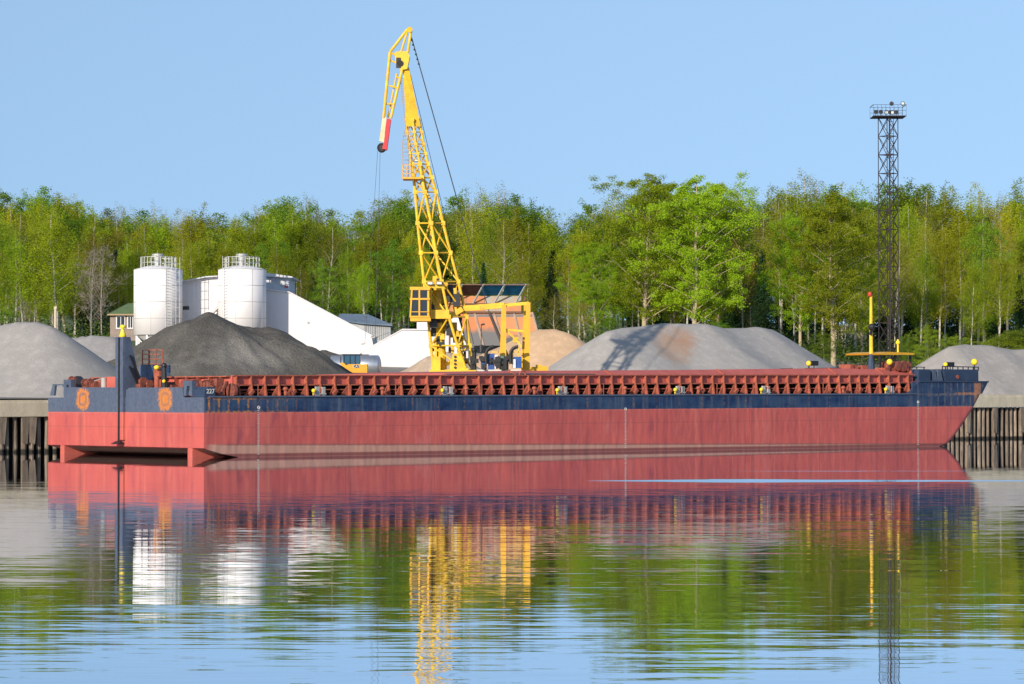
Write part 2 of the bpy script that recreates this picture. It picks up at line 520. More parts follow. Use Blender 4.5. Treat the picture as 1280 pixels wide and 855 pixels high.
HM_grey2 = heap_mat('fine grey gravel', (0.37,0.345,0.325), (0.31,0.29,0.275))
HM_dark = heap_mat('dark slag gravel', (0.20,0.185,0.16), (0.10,0.093,0.083), [((2.5,-5,3.0),(0.35,0.3,0.55),(0.36,0.33,0.29),0.1,1.3),((-3.5,-6,1.5),(0.3,0.3,0.6),(0.32,0.29,0.25),0.1,1.3)], sc=0.28, bumpd=0.22)
HM_sand = heap_mat('orange sand', (0.66,0.44,0.27), (0.58,0.38,0.23))
HM_sand2 = heap_mat('pale sandy gravel', (0.58,0.44,0.31), (0.46,0.34,0.24), sc=1.2)
HM_big = heap_mat('grey gravel with ochre stain', (0.43,0.395,0.36), (0.385,0.355,0.325),
                  [((-1.8,-4.0,3.4),(0.62,0.25,0.42),(0.42,0.25,0.15),0.3,1.25),((-0.6,-2.5,4.4),(0.8,0.25,0.7),(0.44,0.24,0.14),0.2,1.05)])
HM_right = heap_mat('warm grey crushed stone', (0.42,0.38,0.34), (0.37,0.335,0.30))
heap('gravel_heap', 'smooth light grey gravel heap on the quay beside the barge stern', 'gravel heap',
     [(-140,440),(-60,420),(0,407),(22,403),(45,403),(60,408)], (182,179), HM_grey, 0.66, 0.6, 0.12, 1)
heap('gravel_heap', 'low blue-grey gravel heap behind the tall stern post of the barge', 'gravel heap',
     [(60,432),(92,421),(115,418),(138,420)], (222,222), HM_grey2, 0.62, 0.6, 0.15, 2)
heap('slag_heap', 'tall dark charcoal heap with pale streaks in front of the silos', 'slag heap',
     [(208,412),(232,402),(250,397),(262,393),(275,396),(300,403),(330,405),(338,409)], (208,212), HM_dark, 0.60, 0.9, 1.0, 3, step=0.28)
heap('slag_heap', 'small dark heap showing behind the slope of the charcoal heap', 'slag heap',
     [(385,440),(405,436),(420,441)], (252,252), HM_dark, 0.5, 0.5, 0.2, 4)
heap('sand_heap', 'pale sandy gravel heap left of the crane foot', 'sand heap',
     [(520,456),(538,446),(560,440)], (236,236), HM_sand2, 0.60, 0.5, 0.35, 5)
heap('sand_heap', 'orange sand heap behind the yellow gantry legs', 'sand heap',
     [(600,446),(625,436),(645,430),(660,417),(675,412),(692,412),(708,417)], (262,258), HM_sand, 0.62, 0.7, 0.22, 6)
heap('gravel_heap', 'long grey gravel heap with a rusty ochre stain and tower-like crane shadow', 'gravel heap',
     [(762,414),(780,409),(800,408),(830,404),(880,405),(905,411),(925,411),(948,410),(962,413)], (227,240), HM_big, 0.60, 0.6, 0.14, 7)
heap('gravel_heap', 'warm grey stone heap on the quay behind the bow', 'gravel heap',
     [(1190,433),(1205,431),(1235,431),(1262,436),(1300,437),(1380,434)], (240,246), HM_right, 0.62, 0.6, 0.12, 8)

exec_parts = []
# ------------------------------------------------------------------ barge
L = 62.2; W = 15.6
BROT = math.atan2(0.642, 0.767)
BO = Vector((P(255, 500, 150).x, 150, 0))
barge = thing('cargo_barge', 'empty cargo barge with dark blue and faded red hull moored along the quay', 'barge', BO, BROT)
BU = Vector((math.cos(BROT), math.sin(BROT), 0)); BN = Vector((-BU.y, BU.x, 0))
def bw(s, t, z): return BO + BU * s + BN * t + Vector((0, 0, z))
def S(px, t=0.0):            # station on the line at offset t that shows at photo column px
    k = (px - 640) / F
    o = BO + BN * t
    return (k * o.y - o.x) / (BU.x - k * BU.y)
def T(px, s=0.0):
    k = (px - 640) / F
    o = BO + BU * s
    return (k * o.y - o.x) / (BN.x - k * BN.y)
def ZZ(py, s, t=0.0):        # height showing at photo row py
    return Zh(py, bw(s, t, 0).y)
def sheer(s): return 0.25 * s / 60.0
DECK = 3.17; BAND = 2.33
# hull paint
m = bpy.data.materials.new('barge hull paint'); nt, b = nodes_of(m); e = NT(nt)
co = e.obj(); sx, sy, sz = e.xyz(co)
zz = e.math('SUBTRACT', sz, e.math('MULTIPLY', sx, 0.25 / 60))
nS = e.noise(e.mapping(co, (1.0, 1.0, 0.05)), 2.6, 5, 0.7)       # vertical streaks
nL = e.noise(co, 0.35, 4, 0.6); nF = e.noise(co, 4.5, 6, 0.75)
nP = e.noise(e.mapping(co, (0.9, 0.9, 1.6)), 0.55, 6, 0.7)
red = e.mix(e.ramp(nL, 0.35, 0.65), (0.56,0.115,0.095), (0.47,0.092,0.082))
red = e.mix(e.math('MULTIPLY', e.ramp(nS, 0.54, 0.70), 0.45), red, (0.27,0.06,0.07))
red = e.mix(e.math('MULTIPLY', e.ramp(nS, 0.46, 0.33), 0.38), red, (0.62,0.22,0.15))
red = e.mix(e.math('MULTIPLY', e.ramp(nF, 0.5, 0.8), 0.35), red, (0.36,0.08,0.07))
nB = e.noise(e.mapping(co, (0.9, 0.9, 0.32)), 0.8, 5, 0.65)
red = e.mix(e.math('MULTIPLY', e.ramp(nB, 0.60, 0.70), 0.45), red, (0.25,0.05,0.085))
red = e.mix(e.math('MULTIPLY', e.ramp(nB, 0.42, 0.32), 0.35), red, (0.60,0.20,0.18))
blu = e.mix(e.ramp(nP, 0.38, 0.60), (0.006,0.024,0.080), (0.030,0.062,0.125))
blu = e.mix(e.math('MULTIPLY', e.ramp(nS, 0.50, 0.66), 0.5), blu, (0.13,0.14,0.16))
# stern plates are paler
isst = e.ramp(sx, 0.12, 0.06)
blu = e.mix(e.math('MULTIPLY', isst, 0.75), blu, e.mix(e.ramp(nF, 0.4, 0.65), (0.085,0.105,0.155), (0.13,0.15,0.20)))
# frame marks along the side
fr = e.math('FRACT', e.math('MULTIPLY', sx, 1 / 1.83))
fm = e.math('MULTIPLY', e.ramp(e.math('ABSOLUTE', e.math('SUBTRACT', fr, 0.5)), 0.055, 0.02), e.ramp(nF, 0.48, 0.62))
blu = e.mix(e.math('MULTIPLY', fm, 0.75), blu, (0.24,0.13,0.08))
# heavy rust: near the stern corner and near the bow
hv = e.math('MAXIMUM', e.ramp(sx, 6.5, 3.0), e.math('MULTIPLY', e.ramp(sx, 53.0, 60.5), 0.5))
hv = e.math('MULTIPLY', hv, e.ramp(sx, 0.08, 0.2))
fr2 = e.math('FRACT', e.math('MULTIPLY', sx, 1 / 0.62))
edge = e.math('MAXIMUM', e.ramp(e.math('ABSOLUTE', e.math('SUBTRACT', fr2, 0.5)), 0.14, 0.05),
              e.math('MAXIMUM', e.math('MULTIPLY', e.ramp(zz, 2.98, 3.06), e.ramp(zz, 3.2, 3.15)), e.ramp(zz, 2.44, 2.38)))
rs_ = e.math('MULTIPLY', e.math('MULTIPLY', hv, edge), e.ramp(nF, 0.44, 0.56))
rs_ = e.math('MULTIPLY', rs_, e.ramp(nL, 0.33, 0.5))
blu = e.mix(rs_, blu, e.mix(e.ramp(sx, 20, 40), (0.52,0.20,0.04), (0.34,0.24,0.18)))
blu = e.mix(e.math('MULTIPLY', e.ramp(nF, 0.62, 0.7), 0.7), blu, (0.26,0.12,0.06))
c = e.mix(e.ramp(e.math('ADD', zz, e.math('MULTIPLY', e.math('SUBTRACT', nF, 0.5), 0.10)), BAND, BAND + 0.02), red, blu)
# thin pale edge at the paint line
c = e.mix(e.math('MULTIPLY', e.ramp(e.math('ABSOLUTE', e.math('SUBTRACT', zz, BAND - .02)), 0.035, 0.01), 0.35), c, (0.55,0.2,0.14))
seam = e.math('MAXIMUM', e.ramp(e.math('ABSOLUTE', e.math('SUBTRACT', e.math('FRACT', e.math('MULTIPLY', sx, 1 / 6.1)), 0.5)), 0.006, 0.003), e.ramp(e.math('ABSOLUTE', e.math('SUBTRACT', zz, 1.55)), 0.025, 0.01))
c = e.mix(e.math('MULTIPLY', seam, 0.35), c, (0.16,0.06,0.06))
# fouling band at the waterline (higher near the stern)
fb = e.math('ADD', e.math('SUBTRACT', e.math('ADD', sz, e.math('MULTIPLY', sx, 0.009)), 0.68), e.math('MULTIPLY', e.math('SUBTRACT', nF, 0.5), 0.10))
foul = e.mix(nS, (0.36,0.19,0.15), (0.58,0.36,0.26))
c = e.mix(e.math('MULTIPLY', e.ramp(fb, 0.03, -0.03), e.math('MULTIPLY', e.ramp(sx, 0.05, 0.5), 0.85)), c, foul)
c = e.mix(e.math('MULTIPLY', e.ramp(e.math('ABSOLUTE', fb), 0.07, 0.02), e.math('MULTIPLY', e.ramp(sx, 0.5, 1.5), 0.55)), c, (0.16,0.07,0.06))
c = e.mix(e.math('MULTIPLY', e.ramp(e.math('ABSOLUTE', e.math('SUBTRACT', sz, 0.09)), 0.13, 0.06), 0.8), c, (0.17,0.03,0.035))
# orange rust pads worn on the transom
nPad = e.noise(co, 5.5, 6, 0.85)
def blob(tc, zc, rt, rz, hole):
    a1_ = e.math('DIVIDE', e.math('SUBTRACT', sy, tc), rt); a2_ = e.math('DIVIDE', e.math('SUBTRACT', sz, zc), rz)
    r4 = e.math('POWER', e.math('ADD', e.math('POWER', e.math('ABSOLUTE', a1_), 3), e.math('POWER', e.math('ABSOLUTE', a2_), 3)), 0.3333)
    k = e.ramp(e.math('ADD', r4, e.math('MULTIPLY', e.math('SUBTRACT', nPad, 0.5), 2.2)), 1.12, 0.88)
    ring = e.math('MULTIPLY', e.ramp(e.math('ABSOLUTE', e.math('SUBTRACT', e.math('ADD', r4, e.math('MULTIPLY', e.math('SUBTRACT', nPad, 0.5), 1.0)), 0.55)), 0.17, 0.06), e.ramp(nPad, 0.35, 0.5))
    k = e.math('MULTIPLY', k, e.math('SUBTRACT', 1, e.math('MULTIPLY', ring, hole)))
    return e.math('MULTIPLY', k, isst)
tb1, tb2 = T(103.5), T(206.5)
c = e.mix(blob(tb1, ZZ(499, 0, tb1), 0.62, 0.56, 0.75), c, e.mix(nF, (0.38,0.11,0.025), (0.72,0.27,0.06)))
c = e.mix(blob(tb2, ZZ(499, 0, tb2), 0.62, 0.58, 0.5), c, e.mix(nF, (0.38,0.11,0.025), (0.72,0.27,0.06)))
# dark runs below the pads
for tcc in (tb1 + 0.1, tb2 - 0.1):
    k = e.math('MULTIPLY', e.ramp(e.math('ABSOLUTE', e.math('SUBTRACT', sy, tcc)), 0.45, 0.1), e.math('MULTIPLY', isst, e.ramp(zz, BAND, BAND - 0.1)))
    k = e.math('MULTIPLY', k, e.ramp(nS, 0.42, 0.6))
    c = e.mix(e.math('MULTIPLY', k, 0.45), c, (0.20,0.06,0.055))
# rusty edge of the bow plate
k = e.math('MULTIPLY', e.ramp(e.math('ABSOLUTE', e.math('SUBTRACT', sx, 60.55)), 0.38, 0.26), e.ramp(nF, 0.36, 0.5))
k = e.math('MULTIPLY', k, e.ramp(sz, 1.6, 2.6))
c = e.mix(e.math('MULTIPLY', k, 0.85), c, (0.42,0.17,0.07))
k = e.math('MULTIPLY', e.ramp(e.math('ABSOLUTE', e.math('SUBTRACT', sz, 3.42)), 0.10, 0.05), e.math('MULTIPLY', e.ramp(sx, 58.2, 58.7), e.ramp(nF, 0.42, 0.5)))
c = e.mix(e.math('MULTIPLY', k, 0.8), c, (0.42,0.17,0.07))
nt.links.new(c, b.inputs['Base Color']); b.inputs['Roughness'].default_value = 0.55
b.inputs['Specular IOR Level'].default_value = 0.35
dent = e.math('ADD', e.math('MULTIPLY', e.math('SINE', e.math('MULTIPLY', sx, 2 * math.pi / 0.61)), 0.035), e.math('ADD', e.noise(e.mapping(co,(1,1,.35)), 1.1, 2), e.math('MULTIPLY', nF, 0.12)))
nt.links.new(e.bump(dent, 0.075), b.inputs['Normal'])
M_hull = m

def ring(z, fore=False, s_start=None):
    # outline of the hull at height z (counter-clockwise seen from above, from near stern corner)
    rake = [( -1.5, 53.0), (0.0, S(1183)), (0.15, S(1190)), (0.95, S(1204)), (2.1, S(1221)), (2.9, S(1229)), (4.3, L)]
    zs, ss = [r_[0] for r_ in rake], [r_[1] for r_ in rake]
    sb = float(np.interp(z, zs, ss))
    st = float(np.interp(z, [-1.5, -0.5, 0, 0.2, 0.42, 0.5], [9, 5, 2.2, 1.1, 0.2, 0.0]))
    if s_start is not None: st = s_start
    rc = 0.8
    out = []
    for k in range(25): out.append((st + (sb - rc - st) * k / 24, 0.0))
    for k in range(1, 7):
        a_ = math.pi / 2 * k / 6; out.append((sb - rc + rc * math.sin(a_), rc - rc * math.cos(a_)))
    out.append((sb, W / 2))
    for k in range(7):
        a_ = math.pi / 2 * k / 6; out.append((sb - rc + rc * math.cos(a_), W - rc + rc * math.sin(a_)))
    for k in range(1, 25): out.append((sb - rc + (st - sb + rc) * k / 24, W))
    for k in range(1, 8): out.append((st, W * (1 - k / 8)))
    return out
def shell(levels, sheered, s_start=None, cap=True):
    mb = MB(); nr = None
    for z in levels:
        rg_ = ring(z, s_start=s_start); nr = len(rg_)
        for (s_, t_) in rg_:
            mb.v.append((s_, t_, z + (sheer(s_) * sm(0.3, 2.3, z) if sheered else 0)))
    for k in range(len(levels) - 1):
        for i in range(nr):
            mb.f.append((k*nr+i, k*nr+(i+1)%nr, (k+1)*nr+(i+1)%nr, (k+1)*nr+i))
    if cap: mb.f.append(tuple((len(levels)-1)*nr + i for i in range(nr)))
    mb.f.append(tuple(range(nr - 1, -1, -1)))
    return mb
hull = shell([-1.5,-1.0,-0.5,-0.2,0,0.1,0.2,0.32,0.42,0.5,0.8,1.2,1.7,2.2,2.7,DECK-0.03], True).build('hull', M_hull, barge, local=True)
# rubbing strip along deck edge
mb = MB(); mb.bar((0.3, -0.02, DECK + 0.0), (54.6, -0.02, DECK + sheer(54.6)), 0.10, 0.08)
mb.build('rubbing_strip', M_greyblue, barge, local=True)
# deck, with the recess shade put into its colour
mb = MB(); mb.add([(0.4,0.1,DECK+.012),(54,0.1,DECK+sheer(54)+.012),(54,W-.1,DECK+sheer(54)+.012),(0.4,W-.1,DECK+.012)], [(0,1,2,3)])
mb.build('deck', M_shadedeck, barge, local=True)
# skegs
for tt in (T(77.5) , T(237)):
    mb = MB(); mb.prism([(0.04, tt - .22, 0.50), (0.04, tt - .22, -0.6), (5, tt - .22, -0.8), (3.4, tt - .22, -0.2), (1.6, tt-.22, .2)], (0, 0.44, 0))
    mb.build('skeg', M_redoxide, barge, local=True)
# forecastle
fs0 = S(1149)
mbf = MB()
lv = [DECK + sheer(56), 3.6, 3.9, 4.16]
f0 = shell(lv, False, s_start=fs0)
f0.prism([(S(1134), 0.0, DECK + sheer(54)), (fs0, 0.0, DECK + sheer(54)), (fs0, 0.0, 4.16)], (0, 0.12, 0))
f0.prism([(S(1134), W, DECK + sheer(54)), (fs0, W, DECK + sheer(54)), (fs0, W, 4.16)], (0, -0.12, 0))
f0.build('forecastle', M_hull, barge, local=True)
mb = MB(); rg_ = ring(4.16, s_start=fs0)
for i in range(len(rg_) - 8):
    a_, b_ = rg_[i], rg_[i+1]
    mb.bar((a_[0], a_[1], 4.20), (b_[0], b_[1], 4.20), 0.14, 0.09)
mb.build('gunwale', M_navy, barge, local=True)
# bow bulwark housings (blue boxes on the forecastle)
def quadbox(px0, px1, py0, py1, t0, t1, lean0=0, lean1=0):
    s0, s1 = S(px0, t0), S(px1, t0)
    za, zb = ZZ(py1, s0, t0), ZZ(py0, s0, t0)
    mb = MB()
    mb.prism([(s0 + lean0, t0, za), (s1 + lean1, t0, za), (s1, t0, zb), (s0, t0, zb)], (0, t1 - t0, 0))
    return mb
fc = quadbox(1179.5, 1223, 461.5, 478, 0.7, 8.0, 0.3, 0)
fc.build('bow_housing', M_navy, barge, local=True)
quadbox(1148.5, 1163, 461.5, 478, 0.7, 1.6).build('bow_housing', M_navy, barge, local=True)
for (a_, c_) in ((1165.5, 1169), (1172.5, 1176)):
    quadbox(a_, c_, 462.5, 478, 0.8, 1.0, 0.0, 0.25).build('bow_bracket', M_greyblue, barge, local=True)
mb = MB()
zt = 5.0
s_a, s_b = S(1178, .8), S(1223, .8)
mb.bar((s_a, .8, zt+.19), (s_b, .8, zt+.16), .06)
for k in range(8):
    q = s_a + (s_b - s_a) * k / 7; mb.bar((q, .8, zt-.06), (q, .8, zt+.18), .05)
mb.build('bow_railing', M_black, barge, local=True)
mb = MB()
mb.bar((S(1135,.9), .9, ZZ(458.5, 54)), (S(1156,.9), .9, ZZ(458.5, 54)), .05)
for pxx in (1137, 1146, 1155): mb.bar((S(pxx,.9), .9, ZZ(463, 54)), (S(pxx,.9), .9, ZZ(458.5, 54)), .05)
mb.build('bow_railing', M_black, barge, local=True)
s_r = S(1197, .69)
mb = MB(); mb.tube((s_r, 0.70, ZZ(471, s_r)), (s_r, 0.66, ZZ(471, s_r)), 0.13, n=14)
mb.build('hawse_pipe', M_redrust, barge, local=True)

# near-side coaming: panel, flange, stays
c0, c1 = S(290, 0.9), S(1141, 0.9)
def cz(s_, f): # f 0 bottom of panel, 1 top
    return (3.80 if f == 0 else 4.24) + 0.0062 * s_
mb = MB()
mb.prism([(c0, 0.9, cz(c0,0)), (c1, 0.9, cz(c1,0)), (c1, 0.9, cz(c1,1)), (c0, 0.9, cz(c0,1))], (0, 0.10, 0))
coam = mb.build('coaming', M_redoxide, barge, local=True)
mb = MB(); mb.bar((c0, 0.86, cz(c0,1)+.03), (c1, 0.86, cz(c1,1)+.03), 0.30, 0.06)
mb.bar((c0, 0.84, cz(c0,0)-.03), (c1, 0.84, cz(c1,0)-.03), 0.26, 0.07)
mb.build('coaming_flange', M_redrust, barge, local=True)
mb = MB()
mb.prism([(c0, 2.3, DECK), (c1, 2.3, DECK + sheer(c1)), (c1, 2.3, cz(c1,1)-.02), (c0, 2.3, cz(c0,1)-.02)], (0, 0.1, 0))
mb.prism([(c0, 1.0, cz(c0,0)+.1), (c1, 1.0, cz(c1,0)+.1), (c1, 1.0, cz(c1,0)+.18), (c0, 1.0, cz(c0,0)+.18)], (0, 1.3, 0))
mb.build('hold_bulkhead', M_shadedeck, barge, local=True)  # plate coloured near-black to stand in for shade under the coaming
# far-side coaming
mb = MB()
mb.prism([(c0, W-1.0, DECK), (c1, W-1.0, DECK+sheer(c1)), (c1, W-1.0, cz(c1,1)), (c0, W-1.0, cz(c0,1))], (0, 0.10, 0))
mb.prism([(c0-.02, 1.0, DECK), (c0-.02, W-1, DECK), (c0-.02, W-1, cz(c0,1)), (c0-.02, 1.0, cz(c0,1))], (0.1, 0, 0))
mb.build('coaming', M_redoxide, barge, local=True)
rr = random.Random(11)
ns = int((c1 - c0 - 0.4) / 0.915)
for k in range(ns + 1):
    s_ = c0 + 0.15 + 0.915 * k + rr.uniform(-.04, .04)
    zb, z0_, z1_ = DECK + sheer(s_) , cz(s_, 0), cz(s_, 1)
    mb = MB()
    mb.box(s_ - .025, s_ + .025, 0.66, 0.90, z0_, z1_)
    mb.prism([(s_-.035, 0.64, z0_), (s_-.035, 0.52, zb+.02), (s_-.035, 0.95, zb+.02), (s_-.035, 0.95, z0_)], (0.07, 0, 0))
    # gusset leaning towards the stern
    w_ = rr.uniform(.30, .50)
    mb.prism([(s_-.03, 0.72, z0_-.06), (s_-.03-w_*.45, 0.72, zb+.32), (s_-.03-w_, 0.72, zb+.03), (s_-.03, 0.72, zb+.03)], (0, 0.07, 0))
    if k % 3 == 1: mb.bar((s_-.30, .42, zb+.1), (s_-.05, .45, zb+.32), 0.16)
    mb.build('stay', M_redrust, barge, local=True)
# pipes and rail stanchions along the side deck
mb = MB()
mb.tube((c0, 0.80, DECK+.36), (c1, 0.80, DECK+sheer(c1)+.36), 0.035)
mb.tube((c0, 1.25, DECK+.20), (c1, 1.25, DECK+sheer(c1)+.20), 0.05)
mb.build('deck_pipe', M_redrust, barge, local=True)
for k in range(17):
    s_ = c0 + 1.1 + 3.05 * k
    mb = MB(); mb.bar((s_, 0.08, DECK+sheer(s_)), (s_, 0.08, DECK+sheer(s_)+rr.choice([.62,.66,.70])), 0.035)
    mb.build('stanchion', M_redrust, barge, local=True)
# mushroom vents on the side deck
for pxx in (357, 478, 583, 668, 781, 873, 960, 1054, 1124):
    s_ = S(pxx, .35); z_ = DECK + sheer(s_)
    mb = MB(); mb.tube((s_, .35, z_), (s_, .35, z_+.32), .09, n=10); mb.ball((s_, .35, z_+.40), .15, 6, .8)
    mb.build('vent', M_redrust, barge, local=True, smooth=True)
# yellow side lamps beside pale posts
for pxx in (391.5, 552, 696, 843.5, 951, 1106.5):
    s_ = S(pxx, .2); z_ = DECK + sheer(s_)
    mb = MB(); mb.box(s_+.25, s_+.45, .25, .40, z_, z_+.52); mb.box(s_+.65, s_+.85, .25, .40, z_, z_+.50)
    mb.box(s_+.2, s_+.9, .22, .42, z_+.1, z_+.16)
    p_ = mb.build('bollard', M_seam, barge, local=True)
    mb = MB(); mb.ball((s_, .16, z_+.30), .115, 6); mb.bar((s_, .2, z_), (s_, .2, z_+.2), .04)
    mb.build('side_lamp', M_lamp, barge, local=True, smooth=True)

# raised hatch cover: grey aft part, red fore part
h0, h1, h2 = S(598, 1.6), S(742, 1.6), S(1141, 1.6)
def cover(s0, s1, z0a, z0b, z1a, z1b, t0, lean=0.5):
    return MB().prism([(s0, t0, z0a), (s1, t0, z0b), (s1, t0 + lean, z1b), (s0, t0 + lean, z1a)], (0, 0.09, 0))
pts = [(S(560,1.4), 466.6), (S(640,1.4), 463.5), (S(760,1.4), 463.0), (S(900,1.4), 462.0), (S(1040,1.4), 460.2), (S(1100,1.4), 461.5), (S(1140,1.4), 464.5)]
for k in range(len(pts) - 1):
    (sa, ya), (sb_, yb) = pts[k], pts[k+1]
    mb = MB()
    v = [(sa, 1.05, cz(sa,1)+.05), (sb_, 1.05, cz(sb_,1)+.05), (sb_, 1.75, ZZ(yb, sb_, 1.75)), (sa, 1.75, ZZ(ya, sa, 1.75)),
         (sb_, W-1.75, ZZ(yb, sb_, 1.75)), (sa, W-1.75, ZZ(ya, sa, 1.75)), (sb_, W-1.05, cz(sb_,1)+.05), (sa, W-1.05, cz(sa,1)+.05)]
    mb.add(v, [(0,1,2,3), (3,2,4,5), (5,4,6,7), (0,3,5,7), (1,6,4,2)])
    mb.build('hatch_cover', M_redoxide, barge, local=True)
    mb = MB(); mb.bar((sb_, 1.02, cz(sb_,1)+.07), (sb_, 1.72, ZZ(yb, sb_, 1.75)+.02), .07)
    mb.build('hatch_rib', M_redrust, barge, local=True)
mb = MB(); sa, sb_ = S(556, 1.0), S(745, 1.0)
mb.prism([(sa, 0.98, cz(sa,1)+.07), (sb_, 0.98, cz(sb_,1)+.07), (sb_, 1.10, cz(sb_,1)+.12), (S(650,1.), 1.30, ZZ(466, S(650))), (sa, 1.2, ZZ(467.5, sa))], (0, .06, 0))
mb.build('tarpaulin', mat('dusty grey tarpaulin', (0.11,0.095,0.095), rough=.9, bump=.03), barge, local=True)
mb = MB(); mb.torus((S(653,.95), .95, ZZ(467.5, S(653))), .22, .05, (0,1,.3)); mb.build('rope_coil', M_redrust, barge, local=True)
# items on the hatch top near the bow
def lamp_on(px, py, rad, t, zbase, nm='deck_lamp', side=True):
    s_ = S(px, t); z_ = ZZ(py, s_, t)
    mb = MB(); mb.ball((s_, t, z_), rad, 7); o = mb.build(nm, M_lamp, barge, local=True, smooth=True)
    mb = MB(); mb.tube((s_, t, zbase), (s_, t, z_ - rad*.8), .05, n=8)
    if side: mb.box(s_+rad, s_+rad+.55, t-.15, t+.15, z_-.14, z_+.16); mb.bar((s_+rad+.3, t, z_-.1), (s_+rad+.3, t, zbase), .04)
    mb.build('lamp_post', M_black, barge, local=True)
lamp_on(1011, 454.2, .17, 2.2, ZZ(461.5, S(1011), 2), side=True)
lamp_on(1112, 452.5, .20, 1.6, 4.5, side=False)
lamp_on(1182, 455.7, .15, 1.2, 5.0, side=True)
lamp_on(1218, 452.5, .22, 1.2, 5.0, side=False)
mb = MB()
for (a_, c_, y0_, y1_) in ((1063, 1069, 455.5, 462), (1067, 1073, 456.5, 462), (1078, 1085, 456.5, 462)):
    s0_, s1_ = S(a_, 2.2), S(c_, 2.2); mb.box(s0_, s1_, 2.2, 3.2, ZZ(y1_, s0_, 2.2), ZZ(y0_, s0_, 2.2))
mb.build('hatch_lug', M_redrust, barge, local=True)
mb = MB(); s0_, s1_ = S(884, 2.), S(925, 2.); mb.box(S(980,2.), s1_ + 0, 2, 2.3, 4.9, 4.95) if False else None
mb.bar((S(1007,2.1), 2.1, ZZ(461, S(1007), 2.1)), (S(1050,2.1), 2.1, ZZ(460.4, S(1050), 2.1)), .12)
mb.bar((S(976,2.1), 2.1, ZZ(461.4, S(976), 2.1)), (S(990,2.1), 2.1, ZZ(461.2, S(990), 2.1)), .12)
mb.build('hatch_rail', M_black, barge, local=True)
# foremast
s_ = S(1089, 3.0); zt0 = ZZ(461, s_, 3.0); zt1 = ZZ(367, s_, 3.0)
mb = MB(); mb.tube((s_, 3, zt0 + .9), (s_, 3, zt1), .13, .085, 10)
mast = mb.build('mast', M_yellow, barge, local=True)
mb = MB(); mb.tube((s_, 3, zt0-.3), (s_, 3, zt0+.95), .30, .15, 10); mb.build('mast_foot', M_navy, barge, local=True)
mb = MB(); z_ = ZZ(409, s_, 3); mb.ball((s_-.15, 2.8, z_), .24, 6); mb.bar((s_-.3, 2.8, z_-.5), (s_-.1, 2.8, z_), .12)
mb.build('mast_horn', M_black, barge, local=True)
mb = MB(); mb.ball((s_-.10, 3, zt1-.05), .15, 6, 1.2); mb.build('mast_light', mat('red lantern', (.6,.06,.03)), barge, local=True)
# bow shelter: flat canopy on posts with windlass beneath
sa, sb_ = S(1099, 2.2), S(1143, 2.2)
zc = ZZ(441.5, sa, 2.2)
mb = MB(); mb.prism([(sa, 2.2, zc), (sa+.9, 2.2, zc+.10), (sb_-.4, 2.2, zc+.06), (sb_, 2.2, zc+.03), (sb_, 2.2, zc-.08), (sa+.1, 2.2, zc-.10)], (0, 3.0, 0))
mb.build('canopy', M_yellow2, barge, local=True)
for (pxx, tq) in ((1100.5, 2.4), (1119, 2.4), (1138, 2.5), (1138, 5.0), (1100.5, 5.0)):
    s_ = S(pxx, tq); mb = MB(); mb.bar((s_, tq, 4.2), (s_, tq, zc-.08), .10); mb.build('canopy_post', M_black, barge, local=True)
s_ = S(1122.5, 3.4)
mb = MB(); mb.tube((s_, 3.4, zc+.05), (s_, 3.4, zc+.95), .06, n=8); mb.ball((s_, 3.4, zc+.75), .15, 6); mb.build('canopy_light', M_lamp, barge, local=True)
mb = MB()
for (pxx, rad, yv) in ((1119, .26, 457.5), (1125, .31, 457.8), (1131, .27, 458.5)):
    s_ = S(pxx, 1.8); z_ = ZZ(yv, s_, 1.8)
    mb.tube((s_, 1.4, z_), (s_, 3.0, z_), rad, n=16); mb.torus((s_, 1.5, z_), rad, .07); mb.torus((s_, 2.6, z_), rad, .07)
mb.build('windlass', M_wrust, barge, local=True)
mb = MB(); s0_ = S(1136, 1.5); mb.box(s0_, s0_+1.0, 1.3, 1.8, DECK+.3, 4.9); mb.box(s0_-.2, s0_+1.3, 1.2, 1.3, 4.25, 4.35); mb.box(S(1105,1.8), S(1118,1.8), 1.7, 2.6, 4.3, ZZ(459.5, S(1110), 1.8))
mb.build('machinery_box', M_redrust, barge, local=True)
mb = MB()
for k in range(5): mb.bar((S(1136,.8), .8, DECK+.45+.14*k), (S(1146,.8), .8, DECK+.45+.14*k), .04)
mb.bar((S(1137,.8), .8, DECK+.2), (S(1137,.8), .8, 4.2), .05); mb.bar((S(1143,.8), .8, DECK+.4), (S(1143,.8), .8, 4.2), .05)
mb.build('ladder', M_redrust, barge, local=True)

